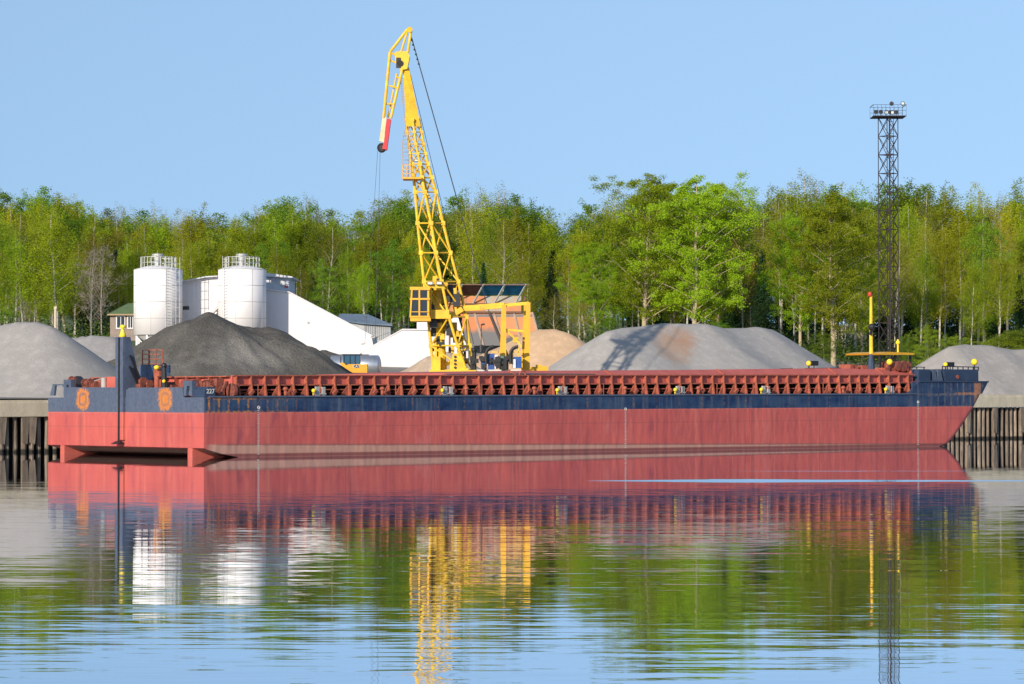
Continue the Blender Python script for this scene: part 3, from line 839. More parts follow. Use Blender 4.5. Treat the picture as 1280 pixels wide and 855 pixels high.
# stern bulwark
def tpoly(pts, s0, depth):   # polygon given by photo pixels on the transom plane
    mb = MB(); out = []
    for (px, py) in pts:
        t_ = T(px, s0); out.append((s0, t_, ZZ(py, s0, t_)))
    mb.prism(out, (depth, 0, 0)); return mb
mb = tpoly([(80,484.2),(147.5,484.2),(147.5,497),(80,497)], 0.004, 0.10)
mb.build('stern_bulwark', M_hull, barge, local=True)
tpoly([(157.5,497),(157.5,487.5),(162,484.5),(228,484.2),(229.5,497)], 0.004, 0.10).build('stern_bulwark', M_hull, barge, local=True)
tpoly([(62.5,494.5),(66,480),(80,480),(80,484),(78,484),(78,481.8),(69,481.8),(67.5,494.5)], 0.004, 0.12).build('stern_fairlead', M_greyblue, barge, local=True)
for (a_, b_, y0_) in ((79.5, 88.5, 474.5), (229.5, 240, 476.0)):
    ww = b_ - a_
    out = tpoly([(a_, 494.5), (a_, y0_), (b_, y0_), (b_, 494.5), (a_+ww*.62, 494.5), (a_+ww*.62, y0_+13.5), (a_+ww*.70, y0_+11), (a_+ww*.70, y0_+6.5), (a_+ww*.42, y0_+6.5), (a_+ww*.30, y0_+13.5), (a_+ww*.30, 494.5)], 0.0, 0.28)
    out.build('chain_guide', M_greyblue, barge, local=True)
# number box 227
nb0, nb1 = 0.0, S(269, 0)
zt_, zb_ = ZZ(483.5, 0, 0), DECK - .02
mb = MB(); mb.prism([(0.05, 0.003, zb_), (nb1, 0.003, zb_), (nb1, 0.003, zt_-.02), (0.35, 0.003, zt_), (0.05, 0.003, zt_-.12)], (0, T(240), 0))
nbx = mb.build('number_box', M_navy, barge, local=True)
text_part('227', 0.34, M_lightgrey, nbx, ((nb1+.05)/2+.03, -0.006, (zb_+zt_)/2+.03), (R(90), 0, 0), 'hull_number', 0.006)
# stern post (pusher notch) with triangular web
tc0, tc1 = T(157), T(147.3)
zt_ = ZZ(421.3, 0, T(152))
M_post = mat('rusty grey post paint', (0.14,0.16,0.21), (0.11,0.11,0.13), 1.2, 0.7, rust=0.35, rustcol=(.2,.13,.09), bump=.01)
mb = MB(); mb.box(-0.16, 0.0, tc0, tc1, 0.85, zt_)
mb.build('stern_post', M_hull, barge, local=True)
mb = MB(); tm = T(152.3); mb.box(-0.21, -0.163, tm-.06, tm+.06, 0.62, zt_-.02); mb.prism([(-.16, tm-.35, .62),(-.5, tm-.35, .62),(-.16, tm-.35, .78)], (0,.7,0))
mb.build('slide_rail', M_black, barge, local=True)
mb = MB(); mb.prism([(0.0, tc0, zt_), (0.30, tc0, zt_), (S(175, tc0), tc0, ZZ(478, 1.5, tc0)), (S(176, tc0), tc0, DECK), (0.0, tc0, DECK)], (0, 0.12, 0))
mb.build('post_web', M_greyblue, barge, local=True)
mb = MB()
mb.bar((S(161, tc0), tc0-.12, ZZ(444, .5, tc0)), (S(173.5, tc0), tc0-.12, ZZ(473, 1.4, tc0)), .09)
mb.bar((S(160.5, tc0), tc0-.12, ZZ(458, .5, tc0)), (S(172, tc0), tc0-.12, ZZ(483, 1.4, tc0)), .09)
mb.build('web_stiffener', M_black, barge, local=True)
mb = MB(); zl = zt_; mb.lathe((0.05, tm, zl), [(.20,0),(.16,.15),(.10,.35),(.09,.48),(.17,.5),(.15,.62),(.02,.68)], 12)
mb.build('stern_lantern', M_lamp, barge, local=True, smooth=True)
# stern deck gear
def drum(px, py, rad, t, length, nm='winch', mt=None):
    s_ = S(px, t); z_ = ZZ(py, s_, t)
    mb = MB(); mb.tube((s_, t-length/2, z_), (s_, t+length/2, z_), rad*.6, n=14)
    for q in (-.5, .5): mb.tube((s_, t+q*length-.05, z_), (s_, t+q*length+.05, z_), rad, n=16)
    mb.box(s_-rad*.8, s_+rad*.8, t-length/2, t+length/2, DECK, z_-rad*.5)
    return mb.build(nm, M_wrust, barge, local=True)
s1g = 1.2
def gear(px0, px1, py0, py1, t, dep, mt, nm):
    s0_, s1_ = S(px0, t), S(px1, t)
    return MB().box(s0_, s1_, t, t+dep, max(DECK, ZZ(py1, s0_, t)), ZZ(py0, s0_, t)).build(nm, mt, barge, local=True)
drum(92.5, 475, .22, T(91, s1g), .5); drum(110, 479.5, .28, T(112, s1g), .5)
drum(118, 481, .20, T(119, s1g), .4)
mb = MB(); tt = T(100, 1.0); mb.prism([(1.0, tt+.4, DECK), (1.0, tt+.4, ZZ(470, 1, tt)), (1.0, tt-.55, ZZ(480, 1, tt)), (1.0, tt-.55, DECK)], (.3, 0, 0)); mb.build('winch_cover', M_black, barge, local=True)
tt = T(138, 1.6)
mb = MB(); mb.box(1.6, 3.2, T(147, 1.6)-.3, T(131, 1.6), DECK, ZZ(471, 1.6, tt)); mb.build('anchor_winch', M_redoxide, barge, local=True)
mb = MB(); mb.tube((1.5, T(130,1.5), DECK), (1.5, T(130,1.5), ZZ(472,1.5,tt)), .14, n=10); mb.tube((1.55, T(127,1.5), ZZ(473,1.5,tt)), (1.55, T(117,1.5), ZZ(476,1.5,tt)), .03)
mb.tube((1.52, T(128,1.5), DECK), (1.52, T(128,1.5), ZZ(475,1.5,tt)), .10, n=8)
mb.build('bollard', M_seam, barge, local=True)
# right of the post
tg = T(180, 2.0)
mb = MB(); mb.box(2.0, 3.2, T(190, 2.0), T(174, 2.0), DECK, ZZ(456, 2, tg)); mb.build('deck_locker', mat('worn light blue paint', (.13,.20,.33), (.06,.08,.12), 3, rust=.3), barge, local=True)
mb = MB()
for yv in (437.5, 443, 449, 455): mb.bar((1.9, T(178,1.9), ZZ(yv,1.9,tg)), (1.9, T(194.5,1.9), ZZ(yv,1.9,tg)), .04); mb.bar((2.35, T(178,1.9), ZZ(yv,1.9,tg)), (2.35, T(194.5,1.9), ZZ(yv,1.9,tg)), .04)
for pxx in (178, 186, 194.5):
    for ss_ in (1.9, 2.35): mb.bar((ss_, T(pxx,1.9), ZZ(456,1.9,tg)), (ss_, T(pxx,1.9), ZZ(437.5,1.9,tg)), .05)
mb.build('deck_railing', M_redrust, barge, local=True)
mb = MB(); mb.box(1.5, 1.9, T(201,1.5), T(192,1.5), ZZ(458.5,1.5,5), ZZ(457,1.5,5)); mb.tube((1.6, T(196,1.6), DECK), (1.6, T(196,1.6), ZZ(468,1.6,5)), .17, .13, 10); mb.box(1.55,1.75,T(200,1.6),T(193,1.6),ZZ(470,1.6,5),ZZ(461,1.6,5))
mb.build('steering_post', M_redrust, barge, local=True)
mb = MB(); mb.ball((1.4, T(196,1.4), ZZ(459,1.4,5)), .16, 6, .8); mb.build('deck_lamp', M_lamp, barge, local=True, smooth=True)
mb = MB(); mb.ball((1.2, T(205,1.2), ZZ(476.5,1.2,5)), .10, 6); mb.build('deck_lamp', M_lamp, barge, local=True, smooth=True)
mb = MB(); mb.tube((1.3, T(205,1.3), DECK), (1.3, T(205,1.3), ZZ(458,1.3,5)), .22, .12, 10); mb.ball((1.3, T(205,1.3), ZZ(457,1.3,5)), .16, 6); mb.box(1.3,1.8,T(209,1.3),T(203,1.3),DECK,DECK+.8)
mb.build('exhaust_stack', M_black, barge, local=True)
drum(176, 477, .24, T(179, 1.0), .5, mt=M_redrust); drum(184, 480, .22, T(184, 1.2), .5)
# aft end of the hold: tangle of red machinery
mb = MB(); rr = random.Random(5)
for k in range(26):
    t_ = rr.uniform(1.0, 5.5); s_ = rr.uniform(1.6, c0-.5); z_ = DECK
    h_ = rr.uniform(.3, 1.0); w_ = rr.uniform(.08, .3)
    mb.box(s_-w_, s_+w_, t_-.1, t_+.2, z_, z_+h_)
    mb.bar((s_, t_, z_+h_), (s_+rr.uniform(-.9,.9), t_, z_+rr.uniform(.1,.9)), .07)
mb.tube((1.6, 3.2, DECK+.55), (1.6, 4.2, DECK+.55), .38, n=14)
mb.build('aft_winch', M_wrust, barge, local=True)
mb = MB(); mb.tube((S(288,.5), .5, DECK+.3), (S(292,.5), .5, DECK+.3), .4, n=12); mb.bar((S(275,.4),.4,DECK),(S(283,.4),.4,DECK+.8),.12); mb.bar((S(300,.5),.5,DECK),(S(297,.5),.5,DECK+.7),.12)
mb.build('mooring_winch', M_wrust, barge, local=True)
for q in range(12):
    MB().box(c0-.28, c0-.03, 1.6+q*1.08, 1.66+q*1.08, DECK+.02, cz(c0,1)-.05).build('stay', M_redrust, barge, local=True)
mb = MB(); mb.box(c0-.30, c0-.03, 1.0, W-1, cz(c0,1)-.04, cz(c0,1)+.02); mb.build('coaming_flange', M_redrust, barge, local=True)
# draft marks
for (pxx, y0_, y1_) in ((323.5, 510, 568), (782, 512, 560), (1147.5, 503, 556)):
    s_ = S(pxx); za, zb2 = ZZ(y1_, s_), ZZ(y0_, s_)
    mb = MB(); k = 0; z_ = za
    while z_ < zb2:
        w_ = .10 if k % 2 == 0 else .07
        mb.box(s_-w_, s_+w_*.2, -.008, -.004, z_, z_+.03)
        mb.box(s_-w_*.2, s_+w_*.9, -.008, -.004, z_+.035, z_+.055)
        z_ += .115; k += 1
    mb.torus((s_, -.006, zb2+.03), .07, .02, (0,1,0), 12, 4)
    mb.build('draft_marks', M_lightgrey, barge, local=True)

# ------------------------------------------------------------------ crane
CD = 197.0
crane = thing('dock_crane', 'tall yellow lattice crane leaning left over the barge', 'crane', (Xw(565, CD), CD, ground(Xw(565, CD), CD)))
CT = {150:(508,516,524),165:(509,518,527),180:(511,520,529.5),192:(513,522.5,532),205:(515,525,535),222:(517,527.5,540),240:(519,531,545),
      279:(522,539,554),316:(526,545,563),352:(530,552,573),396:(535,561,583),432:(538.5,572,587),463:(542,583,591),488:(545,592,594)}
sc_ = CD / F
LV = sorted(CT)
def cp(k, y):
    l, m_, r = CT[y]; w = max((r - l) / 2 * sc_, .3)
    return {'L': P(l, y, CD), 'M': P(m_, y, CD - w), 'R': P(r, y, CD), 'B': P(l + r - m_, y, CD + w)}[k]
boom = None
for k in 'MLRB':
    mb = MB(); mb.path([cp(k, y) for y in LV], [.075 if y < 200 else .10 for y in LV], 8)
    mb.build('boom_chord', M_yellow, crane)
mbs = {}
for i, y in enumerate(LV):
    mb = MB()
    for a_, b_ in (('L','M'), ('M','R'), ('R','B'), ('B','L')):
        mb.tube(cp(a_, y), cp(b_, y), .055 if y > 200 else .04)
        if i + 1 < len(LV):
            y2 = LV[i+1]
            if i % 2: mb.tube(cp(a_, y), cp(b_, y2), .06 if y > 200 else .04)
            else: mb.tube(cp(b_, y), cp(a_, y2), .06 if y > 200 else .04)
    for a_ in 'LMR':
        c_ = cp(a_, y); q = .14 if y > 200 else .10
        mb.box(c_.x-q, c_.x+q, c_.y-q, c_.y+q, c_.z-q, c_.z+q)
    if i % 2 == 0: mb.tube(cp('L', y), cp('R', y), .045)
    mb.build('boom_bracing', M_yellow, crane)
# box upper boom
mb = MB()
def boxseg(a, b):
    (x0,x1,y_), (x2,x3,y2) = a, b
    vs = []
    for (p0,p1,yy_,dd) in ((x0,x1,y_,.28),(x2,x3,y2,.42)):
        vs += [P(p0,yy_,CD-dd), P(p1,yy_,CD-dd*.6), P(p1,yy_,CD+dd), P(p0,yy_,CD+dd)]
    mb.add(vs, [(0,1,2,3),(7,6,5,4),(0,4,5,1),(1,5,6,2),(2,6,7,3),(3,7,4,0)])
boxseg((503.5,511,84), (508,526,158))
mb.build('boom_box', M_yellow, crane)
# head
mb = MB()
mb.prism([P(493,66,CD-.45), P(497,64,CD-.45), P(509,64,CD-.45), P(512,70,CD-.45), P(509,86,CD-.45), P(500,88,CD-.45), P(500,80,CD-.45), P(495,80,CD-.45)], (0,.9,0))
mb.build('boom_head', M_yellow, crane)
mb = MB(); mb.box(*(lambda a,b:(a.x,b.x,CD-.52,CD-.4,b.z,a.z))(P(495.5,73,CD), P(501,86,CD))); mb.tube(P(500,79,CD-.55), P(500,79,CD+.5), .22, n=12); mb.build('head_sheave', M_black, crane)
mb = MB()
for dd in (-.4, .4):
    mb.tube(P(501,66,CD+dd), P(509.5,38,CD+dd*.5), .07); mb.tube(P(509.5,66,CD+dd), P(514,38,CD+dd*.5), .09)
    mb.tube(P(509,37,CD+dd*.5), P(487.5,65,CD+dd), .10)
    mb.tube(P(487.5,65,CD+dd), P(479.5,147,CD+dd), .10)
    mb.tube(P(503,86,CD+dd), P(488.5,148,CD+dd), .09)
    mb.tube(P(487.5,65,CD+dd), P(494,69,CD+dd), .06)
mb.tube(P(496,92,CD), P(485,147,CD), .06)
mb.tube(P(512,37,CD-.4), P(512,37,CD+.4), .20, n=14)
for (a_, b_) in (((494.5,97),(500.5,97)), ((486,107),(497,110)), ((482.5,130),(490.5,130)), ((486.5,75),(494,78))):
    mb.tube(P(*a_, CD-.3), P(*b_, CD-.3), .06)
    mb.tube(P(*a_, CD+.3), P(*b_, CD+.3), .06)
    mb.tube(P(*b_, CD-.35), P(*b_, CD+.35), .05)
jib = mb.build('jib', M_yellow, crane)
mb = MB(); mb.prism([P(478.5,144,CD-.42), P(483,147,CD-.42), P(480,178,CD-.42), P(474,176,CD-.42)], (0,.14,0)); mb.prism([P(478.5,144,CD+.3), P(483,147,CD+.3), P(480,178,CD+.3), P(474,176,CD+.3)], (0,.14,0))
mb.build('jib_tip', mat('white striped paint', (.82,.66,.36)), crane)
mb = MB(); mb.prism([P(483.5,148,CD-.4), P(488.5,149,CD-.4), P(483.5,187,CD-.4), P(478,186,CD-.4)], (0,.8,0)); mb.build('jib_tip', mat('signal red paint', (.72,.04,.05)), crane)
mb = MB(); c_ = P(477,184.5,CD-.2); mb.torus(c_, .24, .085, (0.2,1,0)); mb.tube(c_-Vector((0,.1,0)), c_+Vector((0,.12,0)), .17, n=14); mb.torus(c_+Vector((0,.4,0)), .24, .08, (0.2,1,0)); mb.build('rope_sheave', M_black, crane)
# hoist ropes
mb = MB(); mb.tube(P(472.2,187,CD), P(456,430,CD-4), .013, n=5); mb.tube(P(475.2,190,CD), P(469,423,CD-4), .013, n=5); mb.build('hoist_rope', M_cable, crane)
mb = MB(); mb.bar(P(451.5,430.5,CD-4), P(455.5,429.5,CD-4), .12); mb.bar(P(463,422.3,CD-4), P(469,421,CD-4), .10); mb.tube(P(455,430,CD-4), P(469,423,CD-4), .012, n=5); mb.tube(P(469,422,CD-4), P(497,412,CD), .012, n=5); mb.build('hook_block', M_seam, crane)
mb = MB(); mb.tube(P(514.5,47,CD), P(571,248,CD+.2), .035, n=6); mb.tube(P(571,248,CD+.2), P(612,392,CD+.3), .028, n=6)
for k in range(6):
    q = P(514.5+k*1.8, 50+k*6, CD); mb.ball(q, .075, 4)
mb.build('stay_cable', M_cable, crane)
mb = MB(); mb.tube(P(511,85,CD+.2), P(551,250,CD+.4), .02, n=5); mb.tube(P(551,250,CD+.4), P(592,430,CD+.6), .018, n=5); mb.build('stay_cable', M_cable, crane)
mb = MB(); mb.tube(P(612,391,CD), P(637,452,CD), .10, .12, 8); mb.build('luffing_rod', mat('dark machine steel', (.07,.06,.055), rough=.6), crane)
# ladder and cage platform
mb = MB()
lp = [P(500.5,98,CD-.3), P(503,125,CD-.3), P(507,160,CD-.3)]
lq = [P(504,98,CD-.3), P(506.5,125,CD-.3), P(510.5,160,CD-.3)]
mb.path(lp, .02, 5); mb.path(lq, .02, 5)
for k in range(20):
    f_ = k/19; y_ = 98 + 62*f_
    xl = np.interp(y_, [98,125,160], [500.5,503,507]); mb.tube(P(xl,y_,CD-.3), P(xl+3.5,y_,CD-.3), .015, n=5)
for (a_, b_) in (((507,160),(503,178)), ((503,178),(503.5,221)), ((510.5,160),(510,178)), ((510,178),(510.5,221))):
    mb.tube(P(*a_,CD-.5), P(*b_,CD-.5), .02, n=5)
for k in range(12):
    y_ = 165 + k*5; mb.tube(P(503.5,y_,CD-.5), P(510.5,y_,CD-.5), .015, n=5)
    if k % 2: mb.tube(P(503.5,y_,CD-.5), P(506,y_,CD-1.0), .015, n=5); mb.tube(P(510.5,y_,CD-.5), P(506,y_,CD-1.0), .015, n=5)
mb.build('ladder', mat('rusty yellow steel', (.52,.28,.08)), crane)
mb = MB(); a_, b_ = P(503,224,CD-1.2), P(528,226,CD+.6); mb.box(a_.x, b_.x, a_.y, b_.y, b_.z, b_.z+.12)
for zz_ in (.35,.65,.95):
    mb.bar((a_.x,a_.y,b_.z+zz_),(a_.x+.8,a_.y,b_.z+zz_),.035); mb.bar((a_.x,a_.y,b_.z+zz_),(a_.x,b_.y,b_.z+zz_),.035)
for q in (0,.27,.54,.8): mb.bar((a_.x+q,a_.y,b_.z),(a_.x+q,a_.y,b_.z+.95),.035)
for q in (0.6,1.2,1.8): mb.bar((a_.x,a_.y+q,b_.z),(a_.x,a_.y+q,b_.z+.95),.035)
mb.build('platform', M_yellow2, crane)
# floodlights on the boom
for (px, py) in ((537.5,354), (549,354), (520.5,200.5)):
    c_ = P(px, py, CD-1.6 if py > 300 else CD-.6)
    w_ = .20 if py > 300 else .13
    mb = MB(); mb.box(c_.x-w_, c_.x+w_, c_.y, c_.y+.25, c_.z-w_*.55, c_.z+w_*.6); f_ = mb.build('floodlight', M_black, crane)
    mb = MB(); mb.box(c_.x-w_*.85, c_.x+w_*.85, c_.y-.03, c_.y-.004, c_.z-w_*.4, c_.z+w_*.4); mb.build('lens', mat('lamp glass', (.75,.75,.72), rough=.2), f_)
mb = MB(); mb.box(*(lambda a,b:(a.x,b.x,CD-1.3,CD-1.1,b.z,a.z))(P(533,357,CD), P(556,361,CD))); mb.build('lamp_bar', M_yellow, crane)
# cab
cabx0, cabx1 = P(513,380,CD-1.5).x, P(534,380,CD-1.5).x
ct, cm, cb = P(0,361,CD-1.5).z, P(0,373,CD-1.5).z, P(0,397,CD-1.5).z
y0c, y1c = CD-1.9, CD+.6
mb = MB()
def cabframe(mb):
    xs = [cabx0, cabx0+.62, cabx0+1.35]
    for i, x_ in enumerate(xs + [cabx1+.2]):
        lean = -.12 if i == 0 else 0
        mb.bar((x_, y0c, cb), (x_+lean*-1 if i == 0 else x_, y0c, ct), .11)
    for z_ in (cb+.05, cm-.05, ct-.04, cb+.38):
        mb.bar((cabx0, y0c, z_), (cabx1+.2, y0c, z_), .12 if z_ != cb+.38 else .05)
        mb.bar((cabx0+.02, y0c, z_), (cabx0+.02, y1c, z_), .10)
    for y_ in (y0c+1.2, y1c): mb.bar((cabx0, y_, cb), (cabx0+.1, y_, ct), .10)
    mb.box(cabx0-.03, cabx1+.25, y0c-.03, y1c, ct, ct+.12)
    mb.box(cabx0, cabx1+.25, y0c, y1c, cb-.25, cb)
    mb.box(cabx1-.1, cabx1+.25, y0c+.06, y1c, cb, ct)
    mb.box(cabx0+.1, cabx1, y1c-.1, y1c, cb, cb+.9)
cabframe(mb)
cab = mb.build('cab', M_yellow2, crane)
mb = MB(); mb.box(cabx0+.06, cabx1, y0c+.03, y0c+.05, cb+.06, ct-.05); mb.box(cabx0+.04, cabx0+.055, y0c+.08, y1c-.1, cb+.06, ct-.05)
mb.build('window', M_glass, cab)
mb = MB(); mb.box(cabx0+1.1, cabx0+1.6, CD-1.0, CD-.5, cb, cb+.9); mb.build('seat', M_black, cab)
# machinery inside the boom foot
rr = random.Random(21)
mb = MB(); mb2 = MB()
for k in range(60):
    y_ = rr.uniform(355, 462); l_, r_ = np.interp(y_, LV, [CT[q][0] for q in LV])+5, np.interp(y_, LV, [CT[q][2] for q in LV])-6
    c_ = P(rr.uniform(l_, r_), y_, CD + rr.uniform(-.3,.8)); w_, h_ = rr.uniform(.08,.28), rr.uniform(.1,.45)
    MB().box(c_.x-w_, c_.x+w_, c_.y-.3, c_.y+.3, c_.z-h_, c_.z+h_).build('machine_casing' if k % 2 else 'hoist_motor', M_yellow if k % 2 else M_black, crane)
a_ = P(548,340,CD); b_ = P(552,462,CD+.2)
mb.tube(P(545,345,CD+.3), P(553,462,CD+.3), .26, .30, 10)
mb2.box(*(lambda a,b:(a.x,b.x,CD-.9,CD+.2,b.z,a.z))(P(538,399,CD), P(547,410,CD)))
mb.box(*(lambda a,b:(a.x,b.x,CD-1.4,CD+1.4,b.z,a.z))(P(537,388,CD), P(562,399,CD)))
mb.build('slewing_machinery', M_yellow, crane); mb2.build('hoist_motor', M_black, crane)
# slewing column and outriggers
mb = MB(); c_ = P(556,464,CD)
gz = ground(c_.x, CD)
mb.box(*(lambda a,b:(a.x,b.x,CD-1.1,CD+1.1,b.z,a.z))(P(540,446,CD), P(551,463,CD)))
mb.box(*(lambda a,b:(a.x,b.x,CD-1.3,CD+1.3,b.z,a.z))(P(563,449,CD), P(577,463,CD)))
mb.prism([P(562,463,CD-1.35), P(566,442,CD-1.35), P(573,442,CD-1.35), P(583,463,CD-1.35)], (0,.12,0))
mb.box(P(538,0,CD).x, P(596,0,CD).x, CD-2.2, CD+2.2, gz+.6, P(0,463,CD).z)
for x_ in (P(541,0,CD).x, P(593,0,CD).x):
    for y_ in (CD-2, CD+2): mb.box(x_-.3, x_+.3, y_-.3, y_+.3, gz-.05, gz+.7)
mb.build('base_frame', M_yellow, crane)
mb = MB()
for k in range(4):
    q = P(569, 446+4.5*k, CD-1.42); mb.tube(q, q+Vector((0,.05,0)), .09, n=10)
mb.build('access_hole', M_black, crane)
# horizontal counterbeam and rear legs
mb = MB()
mb.bar(P(566,387,CD), P(630,381.5,CD), .38, .38); mb.bar(P(628,382,CD), P(661,379,CD), .22)
mb.bar(P(556,400,CD-.3), P(578,386,CD-.3), .30, .35); mb.bar(P(567,395,CD+.8), P(585,386,CD+.8), .2)
mb.build('counterbeam', M_yellow, crane)
def leg(x0, x1, y0_, X0, X1, y1_, dd, w_=.5):
    mb = MB(); vs = []
    for (p0,p1,yy_) in ((x0,x1,y0_),(X0,X1,y1_)):
        vs += [P(p0,yy_,CD+dd-w_/2), P(p1,yy_,CD+dd-w_/2), P(p1,yy_,CD+dd+w_/2), P(p0,yy_,CD+dd+w_/2)]
    mb.add(vs, [(0,1,2,3),(7,6,5,4),(0,4,5,1),(1,5,6,2),(2,6,7,3),(3,7,4,0)])
    mb.build('gantry_leg', M_yellow2, crane)
leg(658,663,378, 653,662,497, 0); leg(627,632.5,381, 623,633,497, 0)
leg(655,658,379, 650,653,497, 1.6, .3)
mb = MB(); mb.bar(P(632,412,CD), P(655,414,CD), .14); mb.bar(P(633,414,CD), P(645,424,CD), .12); mb.bar(P(645,424,CD), P(652,434,CD), .10)
for (a_,b_) in (((641,440),(658,440)),((641,448),(658,448)),((641,434),(641,460)),((648,434),(648,460)),((614,440),(626,440)),((614,440),(614,460))): mb.bar(P(*a_,CD+.8),P(*b_,CD+.8),.07)
mb.box(*(lambda a,b:(a.x,b.x,CD+.2,CD+1.0,b.z,a.z))(P(641,421,CD), P(648,428,CD)))
mb.build('gantry_brace', M_yellow, crane)
# hydraulic power pack under the gantry
pp = thing('power_pack', 'blue hydraulic power pack with curved black hoses between crane and gantry legs', 'machine', (Xw(622,CD-1.4), CD-1.4, 3.2))
PD = CD - 1.4
def pbox(px0, px1, py0, py1, dep=.8, off=0):
    a_, b_ = P(px0,py0,PD+off), P(px1,py1,PD+off); return (a_.x, b_.x, PD+off, PD+off+dep, b_.z, a_.z)
mb = MB(); mb.box(*pbox(593, 652, 462, 466, 1.4)); mb.box(*pbox(594, 651, 466.2, 498, 1.2, .1)); mb.build('skid', M_lightgrey, pp)
for (q) in ((610,618,442,462), (601,608,447,462), (642,652,446,460)):
    MB().box(*pbox(*q)).build('tank', M_bluemach, pp)
MB().box(*pbox(618.5, 622, 444, 461, .7)).build('panel', M_white, pp)
MB().box(*pbox(641, 644.5, 449, 460, .3, -.1)).build('panel', M_white, pp)
MB().box(*pbox(619, 632, 445, 456, .8, .2)).build('panel', mat('teal machine paint', (.05,.22,.30), (.16,.2,.1), 2), pp)
mb = MB(); rr = random.Random(9)
for k in range(22):
    px, py = rr.uniform(590, 645), rr.uniform(447, 461); c_ = P(px, py, PD - rr.uniform(0,.3)); w_ = rr.uniform(.06,.18)
    MB().box(c_.x-w_, c_.x+w_, c_.y-.1, c_.y+.1, c_.z-w_, c_.z+w_).build('motor', M_rubber, pp)
mb.tube(P(593,437,PD), P(593,462,PD), .14, n=10); mb.ball(P(592.5,438,PD), .2, 6)
mb.build('motor', M_rubber, pp)
mb = MB(); mb.box(*pbox(588, 594.5, 445, 462, .5)); mb.build('motor', M_rubber, pp)
mb = MB(); mb.tube(P(632,450,PD-.2), P(632,462,PD-.2), .2, n=10)
mb.build('motor', M_rubber, pp)
for (cx, cy) in ((617, 443), (647.5, 443)):
    mb = MB(); pts_ = [P(cx-9, cy+12, PD-.2)] + [P(cx - 9.5*math.cos(t_), cy - 9.5*math.sin(t_), PD-.2) for t_ in np.linspace(0.2, 1.6, 8)]
    mb.path(pts_, .12, 8); mb.build('hose', M_rubber, pp)
mb = MB(); mb.tube(P(601.5,405,PD), P(601.5,443,PD), .03); mb.tube(P(601.5,406,PD), P(606,405,PD), .06); mb.tube(P(601.5,431,PD), P(601.5,440,PD), .12); mb.build('lamp_standard', M_cable, pp)
mb = MB(); a_ = P(667, 459, 206); 
for (dx, h_) in ((-.1,.35),(.35,.5),(.8,.4)): mb.box(a_.x+dx-.2, a_.x+dx+.25, 205.8, 206.6, 3.1, P(0,463,206).z+h_-.1)
tag(mb.build('grab_bucket', M_yellow2, loc=(a_.x, 206, 3.2)), 'low yellow grab lying on the quay right of the gantry legs', 'grab')

# ------------------------------------------------------------------ floodlight tower
TD = 245.0
tx = Xw(1111, TD); tz = ground(tx, TD)
tower = thing('light_tower', 'tall dark brown lattice tower with floodlights on its railed platform', 'light tower', (tx, TD, tz))
ztop = P(0,147,TD).z; hw = 12.3 * TD / F
cor = [(-hw, 0), (0.02, -hw), (hw, 0), (0.02, hw)]
for i, (cx, cy) in enumerate(cor):
    mb = MB(); mb.bar((tx+cx, TD+cy, tz-.3), (tx+cx, TD+cy, ztop), .065 if i != 1 else .12); mb.build('tower_leg', M_brown, tower)
nb = 15
mb = MB()
for k in range(nb):
    za, zb = tz + (ztop-tz)*k/nb, tz + (ztop-tz)*(k+1)/nb
    for j in range(4):
        (ax_, ay_), (bx_, by_) = cor[j], cor[(j+1)%4]
        mb.bar((tx+ax_,TD+ay_,zb), (tx+bx_,TD+by_,zb), .04)
        mb.bar((tx+ax_,TD+ay_,zb), (tx+bx_,TD+by_,za), .038); mb.bar((tx+bx_,TD+by_,zb), (tx+ax_,TD+ay_,za), .038)
    mb.bar((tx-hw,TD,zb), (tx+hw,TD,zb), .04 if k % 3 else .09)
mb.build('tower_bracing', M_brown, tower)
mb = MB()
mb.bar((tx+.15,TD,tz),(tx+.15,TD,ztop),.04); mb.bar((tx+.45,TD,tz),(tx+.45,TD,ztop),.04)
for k in range(70): z_ = tz+(ztop-tz)*k/70; mb.bar((tx+.15,TD,z_),(tx+.45,TD,z_),.03)
mb.build('ladder', M_brown, tower)
pw = 20.5*TD/F
mb = MB(); mb.box(tx-pw, tx+pw, TD-1.2, TD+1.2, ztop, ztop+.07)
plat = mb.build('platform', M_brown, tower)
mb = MB(); zr = P(0,132.5,TD).z
for y_ in (TD-1.15, TD+1.15):
    for z_ in (ztop+.5, zr): mb.bar((tx-pw,y_,z_),(tx+pw,y_,z_),.028)
    for k in range(9): x_ = tx-pw+2*pw*k/8; mb.bar((x_,y_,ztop),(x_,y_,zr),.02)
for x_ in (tx-pw, tx+pw): mb.bar((x_,TD-1.15,zr),(x_,TD+1.15,zr),.04)
mb.build('railing', M_brown, plat)
for (px, py, w_) in ((1095,140,0),(1101,140,0),(1108,140.5,1),(1113,140.5,0),(1115.5,140.5,1),(1120.5,140.5,0),(1114.5,129.5,0),(1128.5,129.5,1)):
    c_ = P(px, py, TD-1.0); mb = MB()
    mb.tube(c_, c_+Vector((.03,.35,0)), .19, .10, 12); mb.bar(c_+Vector((0,.2,-.15)), Vector((c_.x,c_.y+.2, zr if py < 135 else ztop)), .04)
    f_ = mb.build('floodlight', M_black, tower)
    mb = MB(); mb.tube(c_-Vector((0,.03,0)), c_-Vector((0,.004,0)), .13 if w_ else .07, n=12); mb.build('lens', mat('lamp glass', (.7,.7,.7)) if w_ else M_glass, f_)

